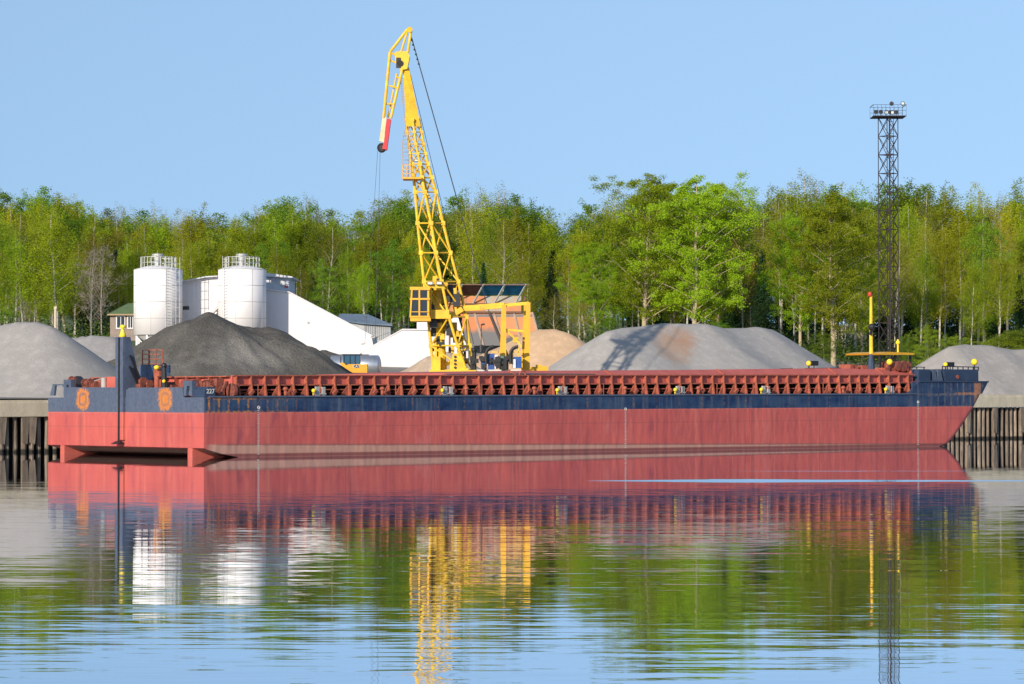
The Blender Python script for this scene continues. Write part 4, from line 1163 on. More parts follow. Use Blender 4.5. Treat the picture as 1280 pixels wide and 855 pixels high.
# ------------------------------------------------------------------ silos
SD = 300.0
def silo(px0, px1, pyt, pyb, label, ladder_px, cage):
    cx = Xw((px0+px1)/2, SD); r = (px1-px0)/2*SD/F
    g = ground(cx, SD); zt, zb = P(0,pyt,SD).z, P(0,pyb,SD).z
    o = thing('silo', label, 'silo', (cx, SD, g), group='pair of white cement silos')
    MB().lathe((cx,SD,0), [(r, zb), (r, zt), (r*.42, zt+.38), (.3, zt+.42)], 48).build('tank', M_white, o, smooth=False)
    for poly in o.children[-1].data.polygons: poly.use_smooth = abs(poly.normal.z) < .1
    mb = MB()
    for k in range(5):
        z_ = zb + (zt-zb)*k/4 + (.03 if k == 0 else -.03 if k == 4 else 0)
        mb.lathe((cx,SD,z_), [(r+.012,-.025),(r+.025,0),(r+.012,.025)], 48)
    for a_ in (-100, -60, -30, -150):
        x_, y_ = cx + (r+.008)*math.cos(R(a_)), SD + (r+.008)*math.sin(R(a_))
        mb.bar((x_,y_,zb),(x_,y_,zt),.025)
    mb.build('seam_band', M_seam, o)
    mb = MB(); mb.lathe((cx,SD,0), [(.35, zb-1.35), (r*.92, zb-.02)], 24); mb.build('hopper_cone', M_white, o)
    for a_ in range(8):
        t_ = R(22.5+45*a_); x_, y_ = cx+(r-.25)*math.cos(t_), SD+(r-.25)*math.sin(t_)
        t2 = R(22.5+45*(a_+1)); x2, y2 = cx+(r-.25)*math.cos(t2), SD+(r-.25)*math.sin(t2)
        mb = MB(); mb.bar((x_,y_,g-.3),(x_,y_,zb),.20); mb.bar((x_,y_,zb-.15),(x2,y2,g+.2),.09); mb.build('leg', M_white, o)
    # roof platform
    mb = MB(); zr = zt+.15
    ang = [R(a_) for a_ in range(150, 331, 15)]; rr_ = r*.72
    pr = None
    for t_ in ang + [R(a_) for a_ in range(-20, 140, 16)]:
        p_ = Vector((cx+rr_*math.cos(t_), SD+rr_*math.sin(t_), zr)); mb.bar(p_, p_+Vector((0,0,1.15)), .06)
        if pr is not None and (pr-p_).length < 1.3:
            for q in (.55, 1.12): mb.bar(pr+Vector((0,0,q)), p_+Vector((0,0,q)), .055)
        pr = p_
    mb.build('railing', M_galv, o)
    mb = MB(); mb.lathe((cx,SD-.2,0), [(.42, zt+.2), (.42, zt+1.35), (.62, zt+1.4), (.62, zt+1.62), (.2, zt+1.65)], 18); mb.build('filter_vent', M_galv, o)
    # ladder with cage
    lx = Xw(ladder_px, SD-r); dx = lx-cx; ly = SD - math.sqrt(max(r*r-dx*dx, .01)) - .18
    mb = MB()
    for q in (-.28, .28): mb.bar((lx+q,ly,zb-.2),(lx+q,ly,zt+1.3),.05)
    z_ = zb
    while z_ < zt+1.2: mb.bar((lx-.28,ly,z_),(lx+.28,ly,z_),.04); z_ += .3
    if cage:
        for q in (.75, 1.15): mb.bar((lx+q,ly+.1,zb+.5),(lx+q,ly+.1,zt+1.2),.045)
        z_ = zb + 1
        while z_ < zt+1.2: mb.bar((lx+.28,ly,z_),(lx+1.15,ly+.1,z_),.04); z_ += .9
    mb.build('ladder', M_galv, o)
    return o
silo(167, 227.5, 337, 419, 'white cement silo on white legs beside the green-roofed house', 210, True)
silo(272.5, 332.5, 337, 419, 'white cement silo whose ladder stands on its left side', 281, False)

# ------------------------------------------------------------------ white plant building
HD = 304.0
hb = thing('plant_building', 'white metal-clad plant building with a long sloping conveyor hall', 'building', (Xw(330,HD), HD, ground(Xw(330,HD),HD)))
gH = ground(Xw(330,HD), HD) - .5
def wall_poly(pts, D, dep):
    return MB().prism([P(px,py,D) if py < 900 else Vector((Xw(px,D), D, gH)) for (px,py) in pts], (0, dep, 0))
wall_poly([(228,352.5),(257,347.5),(273,346),(286,346),(286,999),(228,999)], 302.45, 10).build('block_wall', M_whitewall, hb)
mb = wall_poly([(225,353),(257,346.8),(272,345.8),(272,344.4),(257,345.2),(225,351.5)], 301.8, 11.5); mb.build('roof', mat('pale roof edge', (.62,.62,.64)), hb)
wall_poly([(271,346),(320,346),(361.5,347),(361.5,367),(320,362),(320,999),(271,999)], HD+1.4, 8).build('tower_wall', mat('shade-tinted white cladding', (.62,.64,.68)), hb)  # blue-grey tint puts this wall's shade into its colour
mb = wall_poly([(318,342),(333,341),(365.5,345.5),(365.5,347.2),(318,344.5)], HD+.4, 9); mb.build('roof', mat('pale roof edge', (.62,.62,.64)), hb)
gl = wall_poly([(316,361.5),(334,361.5),(362,365.5),(464,419),(470,999),(316,999)], HD-.8, 12).build('conveyor_hall', M_whitewall, hb)
mb = wall_poly([(316,360.8),(334,360.8),(362,364.6),(466,419.3),(466,420.2),(362,365.8),(334,361.9),(316,361.9)], HD-1.0, 12.4); mb.build('roof', M_whitewall, hb)
mb = MB(); a_, b_ = P(228.5,382.7,302.4), P(236,387,302); mb.box(a_.x,b_.x,302.40,302.5,b_.z,a_.z); mb.build('window', M_glass, hb)
mb = MB(); c_ = P(385,403,HD-.8); mb.tube(c_-Vector((0,.12,0)), c_, .12, n=10); mb.build('vent', M_galv, hb)
mb = MB(); c_ = P(354,355,HD+1.4); mb.torus(c_-Vector((0,.1,0)), .25, .06, (0,1,0), 12, 6, 0, 4.5); mb.build('wall_pipe', M_galv, hb)
mb = MB(); a_, b_ = P(356,357.2,HD+1), P(359.5,359.5,HD+1); mb.box(a_.x,b_.x,HD+1.33,HD+1.44,b_.z,a_.z); mb.build('red_sign', mat('signal red paint', (.7,.1,.06)), hb)
mb = MB(); mb.bar(P(257,395,301.6), P(271,381,301.6), .35); mb.bar(P(262,399,301.6), P(271,390,301.6), .15); mb.build('chute', M_white, hb)
mb = MB()
for px in range(234, 270, 6): mb.bar(P(px,353.5,302.44), Vector((Xw(px,302),302.44,gH)), .03)
mb.build('cladding_joint', M_whitewall, hb)

# white fabric hangar
ND = 292.0
gH = ground(Xw(500,ND), ND) - .5
hg = thing('hangar', 'low white gabled hangar between the silver tank and the crane', 'hangar', (Xw(500,ND), ND, gH+.5))
wall_poly([(452,441),(503,413),(560,414),(590,440),(590,999),(452,999)], ND, 9).build('wall', M_whitewall, hg)
wall_poly([(450,442.2),(503,412.4),(560,413.2),(593,442.2),(593,440.2),(560,411.6),(503,410.9),(450,440.4)], ND-.02, 9.1).build('roof', M_whitewall, hg)
mb = wall_poly([(521,400),(544,401),(544,413),(521,411)], ND+9, 4); mb.build('roof_box', M_whitewall, hg)
mb = wall_poly([(560,395),(572,394),(583,432),(571,434)], ND-1.2, 1); mb.build('chute', M_whitewall, hg)

# blue-roofed shed
BD = 345.0
gH = ground(Xw(457,BD), BD) - .5
bs = thing('storage_shed', 'small shed with blue-grey roof and pale striped wall above the sloping hall', 'shed', (Xw(457,BD), BD, gH+.5))
wall_poly([(427,401),(452,404.5),(488,406.5),(488,999),(427,999)], BD, 6).build('wall', mat('pale ribbed wall', (.5,.5,.5)), bs)
mb = MB()
for k in range(14):
    px = 456 + 2.3*k; mb.bar(P(px,406,BD-.03), P(px,425,BD-.03), .05)
mb.build('wall_rib', mat('dark rib', (.18,.19,.22)), bs)
mb = MB(); v = [P(422,400.5,BD-.4), P(452,405,BD-.5), P(490.5,407.5,BD-.5), P(490.5,405.8,BD-.5), P(460,392.8,BD+3), P(424,392,BD+3)]
mb.prism(v, (0,.12,0)); mb.prism([P(460,392.8,BD+3), P(490.5,405.8,BD-.5)+Vector((0,.2,0)), P(490,406,BD+6.5), P(424,392,BD+3.2)], (0,0,-.1)); mb.build('roof', mat('blue grey roof sheet', (.17,.22,.28)), bs)

# small house
OD = 338.0
gx = Xw(155,OD); gH = ground(gx, OD) - .5
ho = thing('wooden_house', 'small weathered wooden house with green roof beside the left silo', 'house', (gx, OD, gH+.5))
M_plank = mat('weathered orange brown planks', (.36,.27,.21), (.24,.19,.17), 2.5, .9)
wall_poly([(137.5,392),(172,392),(172,999),(137.5,999)], OD, 5).build('wall', M_plank, ho)
mb = MB(); mb.prism([P(134,393,OD-.5), P(175,393,OD-.5), P(175,378,OD+2.5), P(158,380,OD+2.5)], (0,.15,.05)); mb.prism([P(134,393,OD-.5), P(158,380,OD+2.5), P(134,393,OD+5.5)], (0,0,.08)); mb.build('roof', mat('green roof sheet', (.13,.19,.07), (.09,.13,.05), 1), ho)
mb = wall_poly([(134,392.4),(175,392.4),(175,394.2),(134,394.2)], OD-.56, .1); mb.build('eaves_board', mat('brown trim', (.42,.28,.14)), ho)
for (a_, b_) in ((145,156.5),(159,166.5)):
    mb = wall_poly([(a_,394.5),(b_,394.5),(b_,411),(a_,411)], OD-.08, .07); w_ = mb.build('window', M_white, ho)
    mm = (a_+b_)/2
    mb = wall_poly([(a_+1.2,396),(mm-.5,396),(mm-.5,409.5),(a_+1.2,409.5)], OD-.12, .03); mb2 = wall_poly([(mm+.5,396),(b_-1.2,396),(b_-1.2,409.5),(mm+.5,409.5)], OD-.12, .03)
    mb.add(mb2.v, mb2.f); mb.build('pane', M_glass, w_)
# utility pole
UD = 290.0; ux = Xw(69,UD); ug = ground(ux,UD)
mb = MB(); mb.tube((ux,UD,ug-.3), (ux,UD,P(0,386,UD).z), .17, .13, 10); mb.box(ux-.14,ux+.14,UD-.14,UD+.14,P(0,386,UD).z,P(0,384.5,UD).z+.1)
tag(mb.build('utility_pole', M_conc, loc=(ux,UD,ug)), 'pale grey concrete pole rising behind the light grey gravel heap', 'pole')

# ------------------------------------------------------------------ silver tank
KD = 250.0
gk = ground(Xw(450,KD),KD); r = 13.5*KD/F
kz = P(0,457.5,KD).z
tk = thing('storage_tank', 'horizontal silver tank lying behind the yellow loader', 'tank', (Xw(450,KD), KD, gk))
mb = MB(); x0_, x1_ = Xw(414,KD), Xw(472,KD); prof = []
for i in range(0,9): t_ = i/8*math.pi/2; prof.append((x1_ + .32*math.sin(t_), r*math.cos(t_)))
n = 28; vs = []; allp = [(x0_-.3, .05),(x0_, r)] + prof
for (x_, r_) in allp:
    for i in range(n):
        t_ = 2*math.pi*i/n; vs.append((x_, KD + max(r_,.01)*math.cos(t_), kz + max(r_,.01)*math.sin(t_)))
fs = [(k*n+i, k*n+(i+1)%n, (k+1)*n+(i+1)%n, (k+1)*n+i) for k in range(len(allp)-1) for i in range(n)]
mb.add(vs, fs); mb.build('shell', mat('bare aluminium', (.55,.57,.60), rough=.32, metal=.75), tk, smooth=True)
mb = MB(); mb.bar((x0_,KD,kz+r+.04),(Xw(461,KD),KD,kz+r+.04),.25,.06); mb.build('walkway', M_black, tk)
for x_ in (x0_+.8, x1_-.8):
    MB().box(x_-.15,x_+.15,KD-.7,KD+.7,gk-.2,kz-r*.6).build('cradle', M_seam, tk)

# ------------------------------------------------------------------ wheel loader (rear view)
ED = 226.0
ex = Xw(446,ED); eg = ground(ex,ED)
ld = thing('wheel_loader', 'orange-yellow wheel loader with dark glass cab parked by the silver tank', 'loader', (ex,ED,eg))
def eb(px0,px1,py0,py1,y0,y1):
    a_,b_ = P(px0,py0,ED), P(px1,py1,ED); return (a_.x,b_.x,ED+y0,ED+y1,b_.z,a_.z)
M_cat = mat('loader yellow paint', (.80,.38,.02), (.72,.32,.02), 1.5, .45)
mb = MB(); a_ = [(432,456.5),(436,455.2),(459,455.2),(459,466),(438,466)]
mb.prism([P(px,py,ED-.8) for px,py in a_], (0,1.6,0)); mb.prism([P(424,453.5,ED-.5),P(430,453.5,ED-.5),P(437,462,ED-.5),P(437,466,ED-.5),P(432,463,ED-.5)], (0,1.2,0))
mb.box(*eb(428,434,453,462,.2,1.4)); body = mb.build('body', M_cat, ld)
mb = MB(); mb.box(*eb(429.5,450,444,455.2,-.3,1.2)); cabp = mb.build('cab', mat('blue tinted cab glass', (.04,.12,.20), rough=.15), ld)
mb = MB(); mb.box(*eb(428,451.5,442.6,444,-.4,1.3))
for px in (429.5,437,443.5,450): mb.bar(P(px,444,ED-.33),P(px,455.2,ED-.33),.09)
mb.bar(P(426,446,ED), P(426,455,ED), .1); mb.build('roof', mat('dark blue cab frame', (.02,.04,.08)), ld)
mb = MB(); mb.box(*eb(443.2,449.2,456.3,460,-.82,-.803)); dc = mb.build('badge', M_black, ld)
text_part('CAT', 0.30, M_lightgrey, dc, (P(446.2,458.2,ED).x-ex, -.835, P(446.2,458.2,ED).z-eg), (R(90),0,0), 'lettering', .004)
for (px, yy_) in ((434,-.9),(454,-.9),(434,.8),(454,.8)):
    c_ = P(px,471,ED); rad = .55
    mb = MB(); mb.torus((c_.x,ED+yy_,eg+rad), rad*.72, rad*.28, (0,1,0), 20, 8); w_ = mb.build('wheel', M_rubber, ld, smooth=True)
    mb = MB(); mb.tube((c_.x,ED+yy_-.12,eg+rad),(c_.x,ED+yy_+.12,eg+rad), rad*.45, n=12); mb.build('rim', M_cat, w_)
mb = MB(); mb.box(*eb(437,456,466,470,-.5,.6)); mb.build('chassis', M_black, ld)

# ------------------------------------------------------------------ orange aggregate bins
GD = 276.0
gb = thing('aggregate_bins', 'row of rusty orange hopper bins under a blue and brown canopy', 'hopper', (Xw(615,GD),GD,ground(Xw(615,GD),GD)))
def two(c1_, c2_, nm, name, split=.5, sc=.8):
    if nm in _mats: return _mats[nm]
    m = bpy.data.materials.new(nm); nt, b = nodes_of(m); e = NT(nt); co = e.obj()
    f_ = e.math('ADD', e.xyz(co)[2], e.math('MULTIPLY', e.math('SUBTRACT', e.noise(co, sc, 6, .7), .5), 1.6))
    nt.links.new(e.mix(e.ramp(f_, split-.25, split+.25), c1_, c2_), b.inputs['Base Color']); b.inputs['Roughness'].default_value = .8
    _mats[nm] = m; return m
gz = ground(Xw(615,GD),GD)
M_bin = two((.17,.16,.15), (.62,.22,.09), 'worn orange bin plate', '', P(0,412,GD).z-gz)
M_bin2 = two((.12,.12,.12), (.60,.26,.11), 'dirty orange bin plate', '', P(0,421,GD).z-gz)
lx = [(573,583),(597.5,612),(625,645),(650,665),(672,688)]
tops = [575,594,618,643,666]; bots = [583,605,630,653,677]
for k in range(4):
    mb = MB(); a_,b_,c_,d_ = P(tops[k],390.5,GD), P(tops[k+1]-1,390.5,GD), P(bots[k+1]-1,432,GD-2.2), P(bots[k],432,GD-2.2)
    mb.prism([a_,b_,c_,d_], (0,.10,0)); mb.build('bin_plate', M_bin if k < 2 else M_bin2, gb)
    mb = MB(); mb.bar(b_-Vector((0,.05,0)), c_-Vector((0,.05,0)), .16); mb.build('bin_rib', mat('pale rusty steel', (.6,.42,.3), rust=.3), gb)
    cc = [M_orange for M_orange in (mat('orange panel', (.66,.26,.11), (.52,.22,.1), 1.2, .8),)][0]
    cb_ = mat('pale blue panel', (.34,.42,.42), (.5,.3,.16), 1.0, .8)
    x0p = 560 + 23*k; x1p = x0p + 22.6
    mb = MB(); mb.prism([P(x0p,370,GD),P(x1p,370,GD),P(x1p,379,GD),P(x0p,379,GD)], (0,.12,0)); mb.build('side_panel', cc if k < 2 else cb_, gb)
    mb = MB(); mb.prism([P(x0p,379.4,GD),P(x1p,379.4,GD),P(x1p,389,GD),P(x0p,389,GD)], (0,.14,0)); mb.build('side_panel', cc if k in (0,1,3) else cb_, gb)
    cx0, cx1 = 553+26.5*k, 579+26.5*k
    mb = MB(); mb.prism([P(cx0,356,GD-2.0),P(cx1-1,356,GD-2.0),P(cx1-9,369,GD-.1),P(cx0-5,369,GD-.1)], (0,.06,.08))
    mb.build('canopy_sheet', mat('brown canopy sheet', (.10,.06,.05), rust=.3, rough=.95, spec=.05) if k < 2 else mat('blue canopy sheet', (.02,.17,.33), (.015,.10,.22), 2, rough=.95, spec=.05), gb)
    mb = MB(); mb.bar(P(cx1-1,355.5,GD-2.05), P(cx1-14,379,GD-.1), .12); mb.build('canopy_bracket', mat('pale blue bracket', (.45,.5,.5), rust=.2), gb)
mb = MB(); mb.bar(P(560,390,GD-.3), P(652,390,GD-.3), .16); mb.bar(P(560,380,GD-.1), P(652,380,GD-.1), .08)
mb.bar(P(553,355.5,GD-2), P(662,356,GD-2), .10)
for px in (562,606,651,656): mb.bar(P(px,370,GD+.4), Vector((Xw(px,GD),GD+.4,gz-.3)), .18)
mb.build('frame', mat('rusty frame steel', (.2,.1,.06), rust=.4), gb)
mb = MB(); mb.box(Xw(585,GD), Xw(668,GD), GD-.3, GD+2.5, gz-.3, P(0,393,GD).z); mb.build('bin_body', mat('grey bin steel', (.2,.19,.18)), gb)

#TREES#
# ------------------------------------------------------------------ forest
def leaf_mat(name, c1, c2, transl=0.33):
    m = bpy.data.materials.new(name); nt, b = nodes_of(m); e = NT(nt)
    oi = e.n('ShaderNodeObjectInfo').outputs['Random']
    co = e.obj()
    c = e.mix(e.ramp(e.noise(co, 0.55, 3, 0.6), 0.35, 0.65), c1, c2)
    h = e.n('ShaderNodeHueSaturation'); nt.links.new(c, h.inputs['Color'])
    e.put(h.inputs['Value'], e.math('MULTIPLY_ADD', oi, 0.75, 0.6))
    e.put(h.inputs['Hue'], e.math('MULTIPLY_ADD', e.math('FRACT', e.math('MULTIPLY', oi, 7.31)), 0.06, 0.465))
    nt.links.new(h.outputs[0], b.inputs['Base Color']); b.inputs['Roughness'].default_value = 0.6
    b.inputs['Specular IOR Level'].default_value = 0.15
    tr = e.n('ShaderNodeBsdfTranslucent'); nt.links.new(h.outputs[0], tr.inputs[0])
    ms = e.n('ShaderNodeMixShader'); ms.inputs[0].default_value = transl
    nt.links.new(b.outputs[0], ms.inputs[1]); nt.links.new(tr.outputs[0], ms.inputs[2])
    out = [q for q in nt.nodes if q.type == 'OUTPUT_MATERIAL'][0]
    nt.links.new(ms.outputs[0], out.inputs[0])
    return m
def bark_mat(name, c1, c2, band=True):
    m = bpy.data.materials.new(name); nt, b = nodes_of(m); e = NT(nt); co = e.obj()
    n_ = e.noise(e.mapping(co, (1, 1, 2.5)), 2.2, 4, .7)
    z_ = e.xyz(co)[2]
    f_ = e.ramp(n_, .36, .5)
    nt.links.new(e.mix(f_, c1, c2), b.inputs['Base Color']); b.inputs['Roughness'].default_value = .8
    return m
LM = {
 'birch':  leaf_mat('spring birch leaves', (0.24,0.31,0.010), (0.33,0.39,0.014)),
 'olive':  leaf_mat('olive budding leaves', (0.25,0.235,0.022), (0.31,0.30,0.028)),
 'aspen':  leaf_mat('bright aspen leaves', (0.24,0.34,0.010), (0.34,0.43,0.016)),
 'green':  leaf_mat('mid green leaves', (0.15,0.24,0.014), (0.20,0.30,0.02)),
 'spruce': leaf_mat('dark spruce needles', (0.012,0.045,0.015), (0.025,0.07,0.02), 0.1),
 'bare':   leaf_mat('grey brown twigs', (0.17,0.13,0.10), (0.22,0.18,0.13), 0.1),
}
BK_birch = bark_mat('white birch bark', (.22,.18,.14), (.54,.49,.39))
BK_aspen = bark_mat('tan aspen bark', (.26,.20,.13), (.46,.36,.22))
BK_dark = bark_mat('dark spruce bark', (.07,.05,.04), (.12,.09,.07))
BK_grey = bark_mat('grey bare bark', (.20,.17,.14), (.34,.29,.24))

def leaves_mesh(name, pts, size, mtl, droop=0.0, rs=None, ratio=1.0, outw=None):
    n = len(pts)
    a = rs.normal(size=(n,3)); a /= np.linalg.norm(a, axis=1)[:,None]
    if droop: a[:,2] = a[:,2]*0.5 - droop; a /= np.linalg.norm(a, axis=1)[:,None]
    b = rs.normal(size=(n,3)); b -= (b*a).sum(1)[:,None]*a; b /= np.linalg.norm(b, axis=1)[:,None]
    s_ = size * rs.uniform(.6, 1.3, (n,1))
    v = np.empty((n,4,3)); v[:,0] = pts - a*s_*ratio; v[:,1] = pts + b*s_*.5; v[:,2] = pts + a*s_*ratio; v[:,3] = pts - b*s_*.5
    if outw is not None:
        nn = np.cross(v[:,1]-v[:,0], v[:,2]-v[:,0])
        fl = (nn*outw).sum(1) < 0
        v[fl] = v[fl][:, ::-1]
    me = bpy.data.meshes.new(name)
    me.vertices.add(4*n); me.vertices.foreach_set('co', v.reshape(-1))
    me.loops.add(4*n); me.loops.foreach_set('vertex_index', np.arange(4*n, dtype=np.int32))
    me.polygons.add(n); me.polygons.foreach_set('loop_start', np.arange(0, 4*n, 4, dtype=np.int32)); me.polygons.foreach_set('loop_total', np.full(n, 4, dtype=np.int32))
    me.update(); me.validate()
    if outw is not None:
        q_ = outw*0.8 + rs.normal(0, .42, (n,3)); q_ /= np.linalg.norm(q_, axis=1)[:,None]
        me.polygons.foreach_set('use_smooth', [True]*n)
        me.normals_split_custom_set_from_vertices([tuple(x) for x in np.repeat(q_, 4, axis=0)])
    me.materials.append(mtl)
    return me
def skeleton(rs, H, kind):
    """trunk + limbs; returns MB and anchor points with weight"""
    mb = MB(); anc = []
    if kind == 'spruce':
        mb.tube((0,0,-.3), (0,0,H*.98), .18, .02, 7)
        return mb, None
    big = kind == 'aspen'
    r0 = H*(.017 if big else .0082)
    pts = []; x = y = 0.
    ls = rs.normal(0, .012, 2)
    for k in range(9):
        z = H*.96*k/8; pts.append(Vector((x, y, z - (.3 if k == 0 else 0)))); x += rs.normal(0, .11) + ls[0]*H/8; y += rs.normal(0, .11) + ls[1]*H/8
    rad = [r0*(1-.88*(k/8)**.9) for k in range(9)]
    for k in range(8): mb.tube(pts[k], pts[k+1], rad[k], rad[k+1], 7, cap=False)
    def trunk_at(f):
        q = f*8; i = min(7, int(q)); return pts[i].lerp(pts[i+1], q-i)
    nl = {'birch':34,'olive':30,'aspen':46,'green':32,'bare':40}[kind]
    lo = {'birch':.30,'olive':.34,'aspen':.20,'green':.22,'bare':.2}[kind]
    if kind in ('birch',) and rs.uniform() < .6: lo = .47
    wid = {'birch':.115,'olive':.125,'aspen':.26,'green':.16,'bare':.17}[kind]*H
    for k in range(nl):
        f = lo + (.97-lo)*((k+rs.uniform(0,.8))/nl)
        g_ = (f-lo)/(1-lo)
        env = wid*(.30+.9*math.sin(math.pi*min(1,(g_*.88+.12)))**.75)*rs.uniform(.65,1.2)
        if kind == 'aspen': env = wid*(.55+.6*math.sin(math.pi*min(1, g_*.8+.15)))*rs.uniform(.5,1.15)*(1 if g_ < .85 else .6)
        if kind in ('birch','olive'): env = wid*(.30+1.15*(1-g_)**.75*min(1,(g_+.12)*3.2))*rs.uniform(.7,1.15)
        az = k*2.4 + rs.uniform(-.5,.5)
        rise = rs.uniform(.5,1.3)*(1.3 if kind in ('birch','bare','olive') else .8)
        p0 = trunk_at(f*.92)
        d = Vector((math.cos(az), math.sin(az), 0))
        p1 = p0 + d*env*.45 + Vector((0,0,env*.45*rise)); p2 = p0 + d*env + Vector((rs.normal(0,.1)*env, 0, env*.85*rise))
        if p2.z > H - .2*env: p2.z = H - .2*env - rs.uniform(0,.6)
        rb = r0*(.24 if not big else .26)*(1-f*.75)
        mb.tube(p0, p1, rb, rb*.6, 5, cap=False); mb.tube(p1, p2, rb*.6, rb*.2, 4, cap=False)
        for q in range(2 if kind != 'bare' else 5):
            t_ = rs.uniform(.3,.95); b0 = p1.lerp(p2, t_); dv = Vector(rs.normal(0,1,3)); dv.z = abs(dv.z)*.7
            b1 = b0 + dv.normalized()*env*rs.uniform(.25,.5); mb.tube(b0, b1, rb*.35, rb*.1, 3, cap=False)
            if kind == 'bare':
                for _ in range(3):
                    c0_ = b0.lerp(b1, rs.uniform(.2,.9)); dv2 = (b1-b0).normalized()*.6+Vector(rs.normal(0,.6,3)); mb.tube(c0_, c0_+dv2*env*.22, .018, .008, 3, cap=False)
            anc.append((b1, env))
        anc.append((p2, env)); anc.append((p1.lerp(p2,.5), env)); anc.append((p0.lerp(p1,.6), env*.8))
    [anc.append((pts[-1]+Vector((0,0,-.25*q)), wid*.22)) for q in range(4)]
    return mb, anc
PROTO = {}
def make_proto(kind, seed, H, n):
    rs = np.random.default_rng(seed)
    mb, anc = skeleton(rs, H, kind)
    bk = {'birch':BK_birch,'olive':BK_birch,'aspen':BK_aspen,'green':BK_grey,'spruce':BK_dark,'bare':BK_grey}[kind]
    me_t = bpy.data.meshes.new('trunk'); me_t.from_pydata([tuple(v) for v in mb.v], [], mb.f); me_t.polygons.foreach_set('use_smooth', [True]*len(me_t.polygons)); me_t.materials.append(bk)
    if kind == 'spruce':
        P_ = []
        z = H*.06
        while z < H*.985:
            rad = (1-z/H)**.85*H*.15+.12
            nb_ = int(10+rad*9)
            for k in range(nb_):
                a_ = rs.uniform(0, 6.283); L_ = rad*rs.uniform(.65,1.12)
                m_ = int(8+L_*9); t_ = rs.uniform(0,1,m_)**.7
                P_.append(np.stack([np.cos(a_)*L_*t_+rs.normal(0,.10,m_), np.sin(a_)*L_*t_+rs.normal(0,.10,m_), z-L_*.28*t_+rs.normal(0,.09,m_)-t_*.1], 1))
            z += .34+rs.uniform(0,.15)
        pts = np.concatenate(P_); me_l = leaves_mesh('crown', pts, .13, LM[kind], 0.3, rs, 1.0)
    else:
        P_ = []; O_ = []
        per = max(6, n//len(anc))
        for p_, env in anc:
            if rs.uniform() < .02: continue
            w = rs.uniform(.4,1.6); m_ = int(per*w)
            c_ = np.array(tuple(p_))
            if kind in ('birch','olive'):
                sg = np.array([.42,.42,.75])*(.7+.18*env); off = np.array([0,0,-.35])
            elif kind == 'aspen':
                sg = np.array([.55,.55,.36])*(.75+.09*env); off = np.array([0,0,0])
            elif kind == 'bare':
                sg = np.array([.5,.5,.5]); off = np.zeros(3)
            else:
                sg = np.array([.5,.5,.42])*(.8+.12*env); off = np.zeros(3)
            # a few sprays per anchor
            k_ = 3
            for _ in range(k_):
                cc = c_ + off + rs.normal(0,1,3)*sg*1.0
                dl = rs.normal(0,1,(max(1,m_//k_),3))*sg*.50
                P_.append(cc + dl)
                ow = dl/(np.linalg.norm(dl/sg*2,axis=1)[:,None]*sg*.5+.05)
                tw = (cc+dl)*np.array([1,1,0]); tw /= np.linalg.norm(tw,axis=1)[:,None]+.3
                O_.append(ow*.7 + tw*.9 + np.array([0,0,.25]))
        pts = np.concatenate(P_); ow = np.concatenate(O_); ow /= np.linalg.norm(ow,axis=1)[:,None]+1e-6; kp = pts[:,2] < H+.5; pts = pts[kp]; ow = ow[kp]
        size = {'birch':.085,'olive':.065,'aspen':.11,'green':.10,'bare':.03}[kind]
        me_l = leaves_mesh('crown', pts, size, LM[kind], .25 if kind in ('birch','olive') else 0, rs, 1.0 if kind != 'bare' else 4.0)
    return (me_t, me_l, H)
for kind, cnt, H, n in (('birch',6,20,19000),('olive',4,20,14000),('aspen',4,24,60000),('green',4,19,20000),('spruce',3,18,0),('bare',3,13,1800)):
    PROTO[kind] = [make_proto(kind, 100+7*i+len(kind)*31, H, n) for i in range(cnt)]
def plant(name, kind, px, D, pytop, label, group, var=None, sx=1.0, cat='tree', rr=random):
    x = Xw(px, D); g = ground(x, D)
    h = P(px, pytop, D).z - g
    me_t, me_l, H = PROTO[kind][var if var is not None else rr.randrange(len(PROTO[kind]))]
    s_ = h / H
    o = thing(name, label, cat, (x, D, g), rr.uniform(0, 6.28), group)
    w_ = s_*sx if sx else s_
    o.scale = (w_, w_, s_)
    for nm, me in (('trunk', me_t), ('crown', me_l)):
        c_ = bpy.data.objects.new(nm, me); COL.objects.link(c_); c_.parent = o
    return o
SKY = [(-40,238),(0,236),(60,233),(100,238),(140,250),(180,259),(230,252),(300,263),(350,240),(400,246),(440,262),(475,236),(500,241),(560,243),(600,230),(630,228),(660,256),(700,263),(740,248),(770,240),(830,232),(900,235),(945,238),(1000,214),(1040,226),(1090,232),(1130,232),(1160,224),(1200,236),(1240,230),(1320,232)]
def skyline(px): return float(np.interp(px, [a for a,_ in SKY], [b for _,b in SKY]))
LMK = [(-60,70,'above the light grey gravel heap by the stern'),(70,135,'between the concrete pole and the wooden house'),(135,170,'behind the green-roofed house'),
 (170,229,'behind the silo nearest the house'),(229,273,'between the two silos'),(273,335,'behind the silo nearest the crane'),(335,380,'over the top of the sloping white hall'),(380,425,'over the middle of the sloping white hall'),
 (425,492,'behind the blue-roofed shed'),(492,548,'behind the crane cab'),(548,600,'just right of the crane boom'),(600,665,'behind the orange bins'),
 (665,735,'behind the orange sand heap'),(735,800,'behind the shaded end of the stained grey heap'),(800,870,'behind the peak of the stained grey heap'),(870,940,'behind the long ridge of the stained grey heap'),(940,1015,'behind the bow end of the stained grey heap'),
 (1015,1095,'between the stained heap and the light tower'),(1095,1130,'right behind the light tower'),(1130,1185,'between the light tower and the bow'),(1185,1235,'above the bow housing'),(1235,1400,'above the warm grey heap past the bow')]
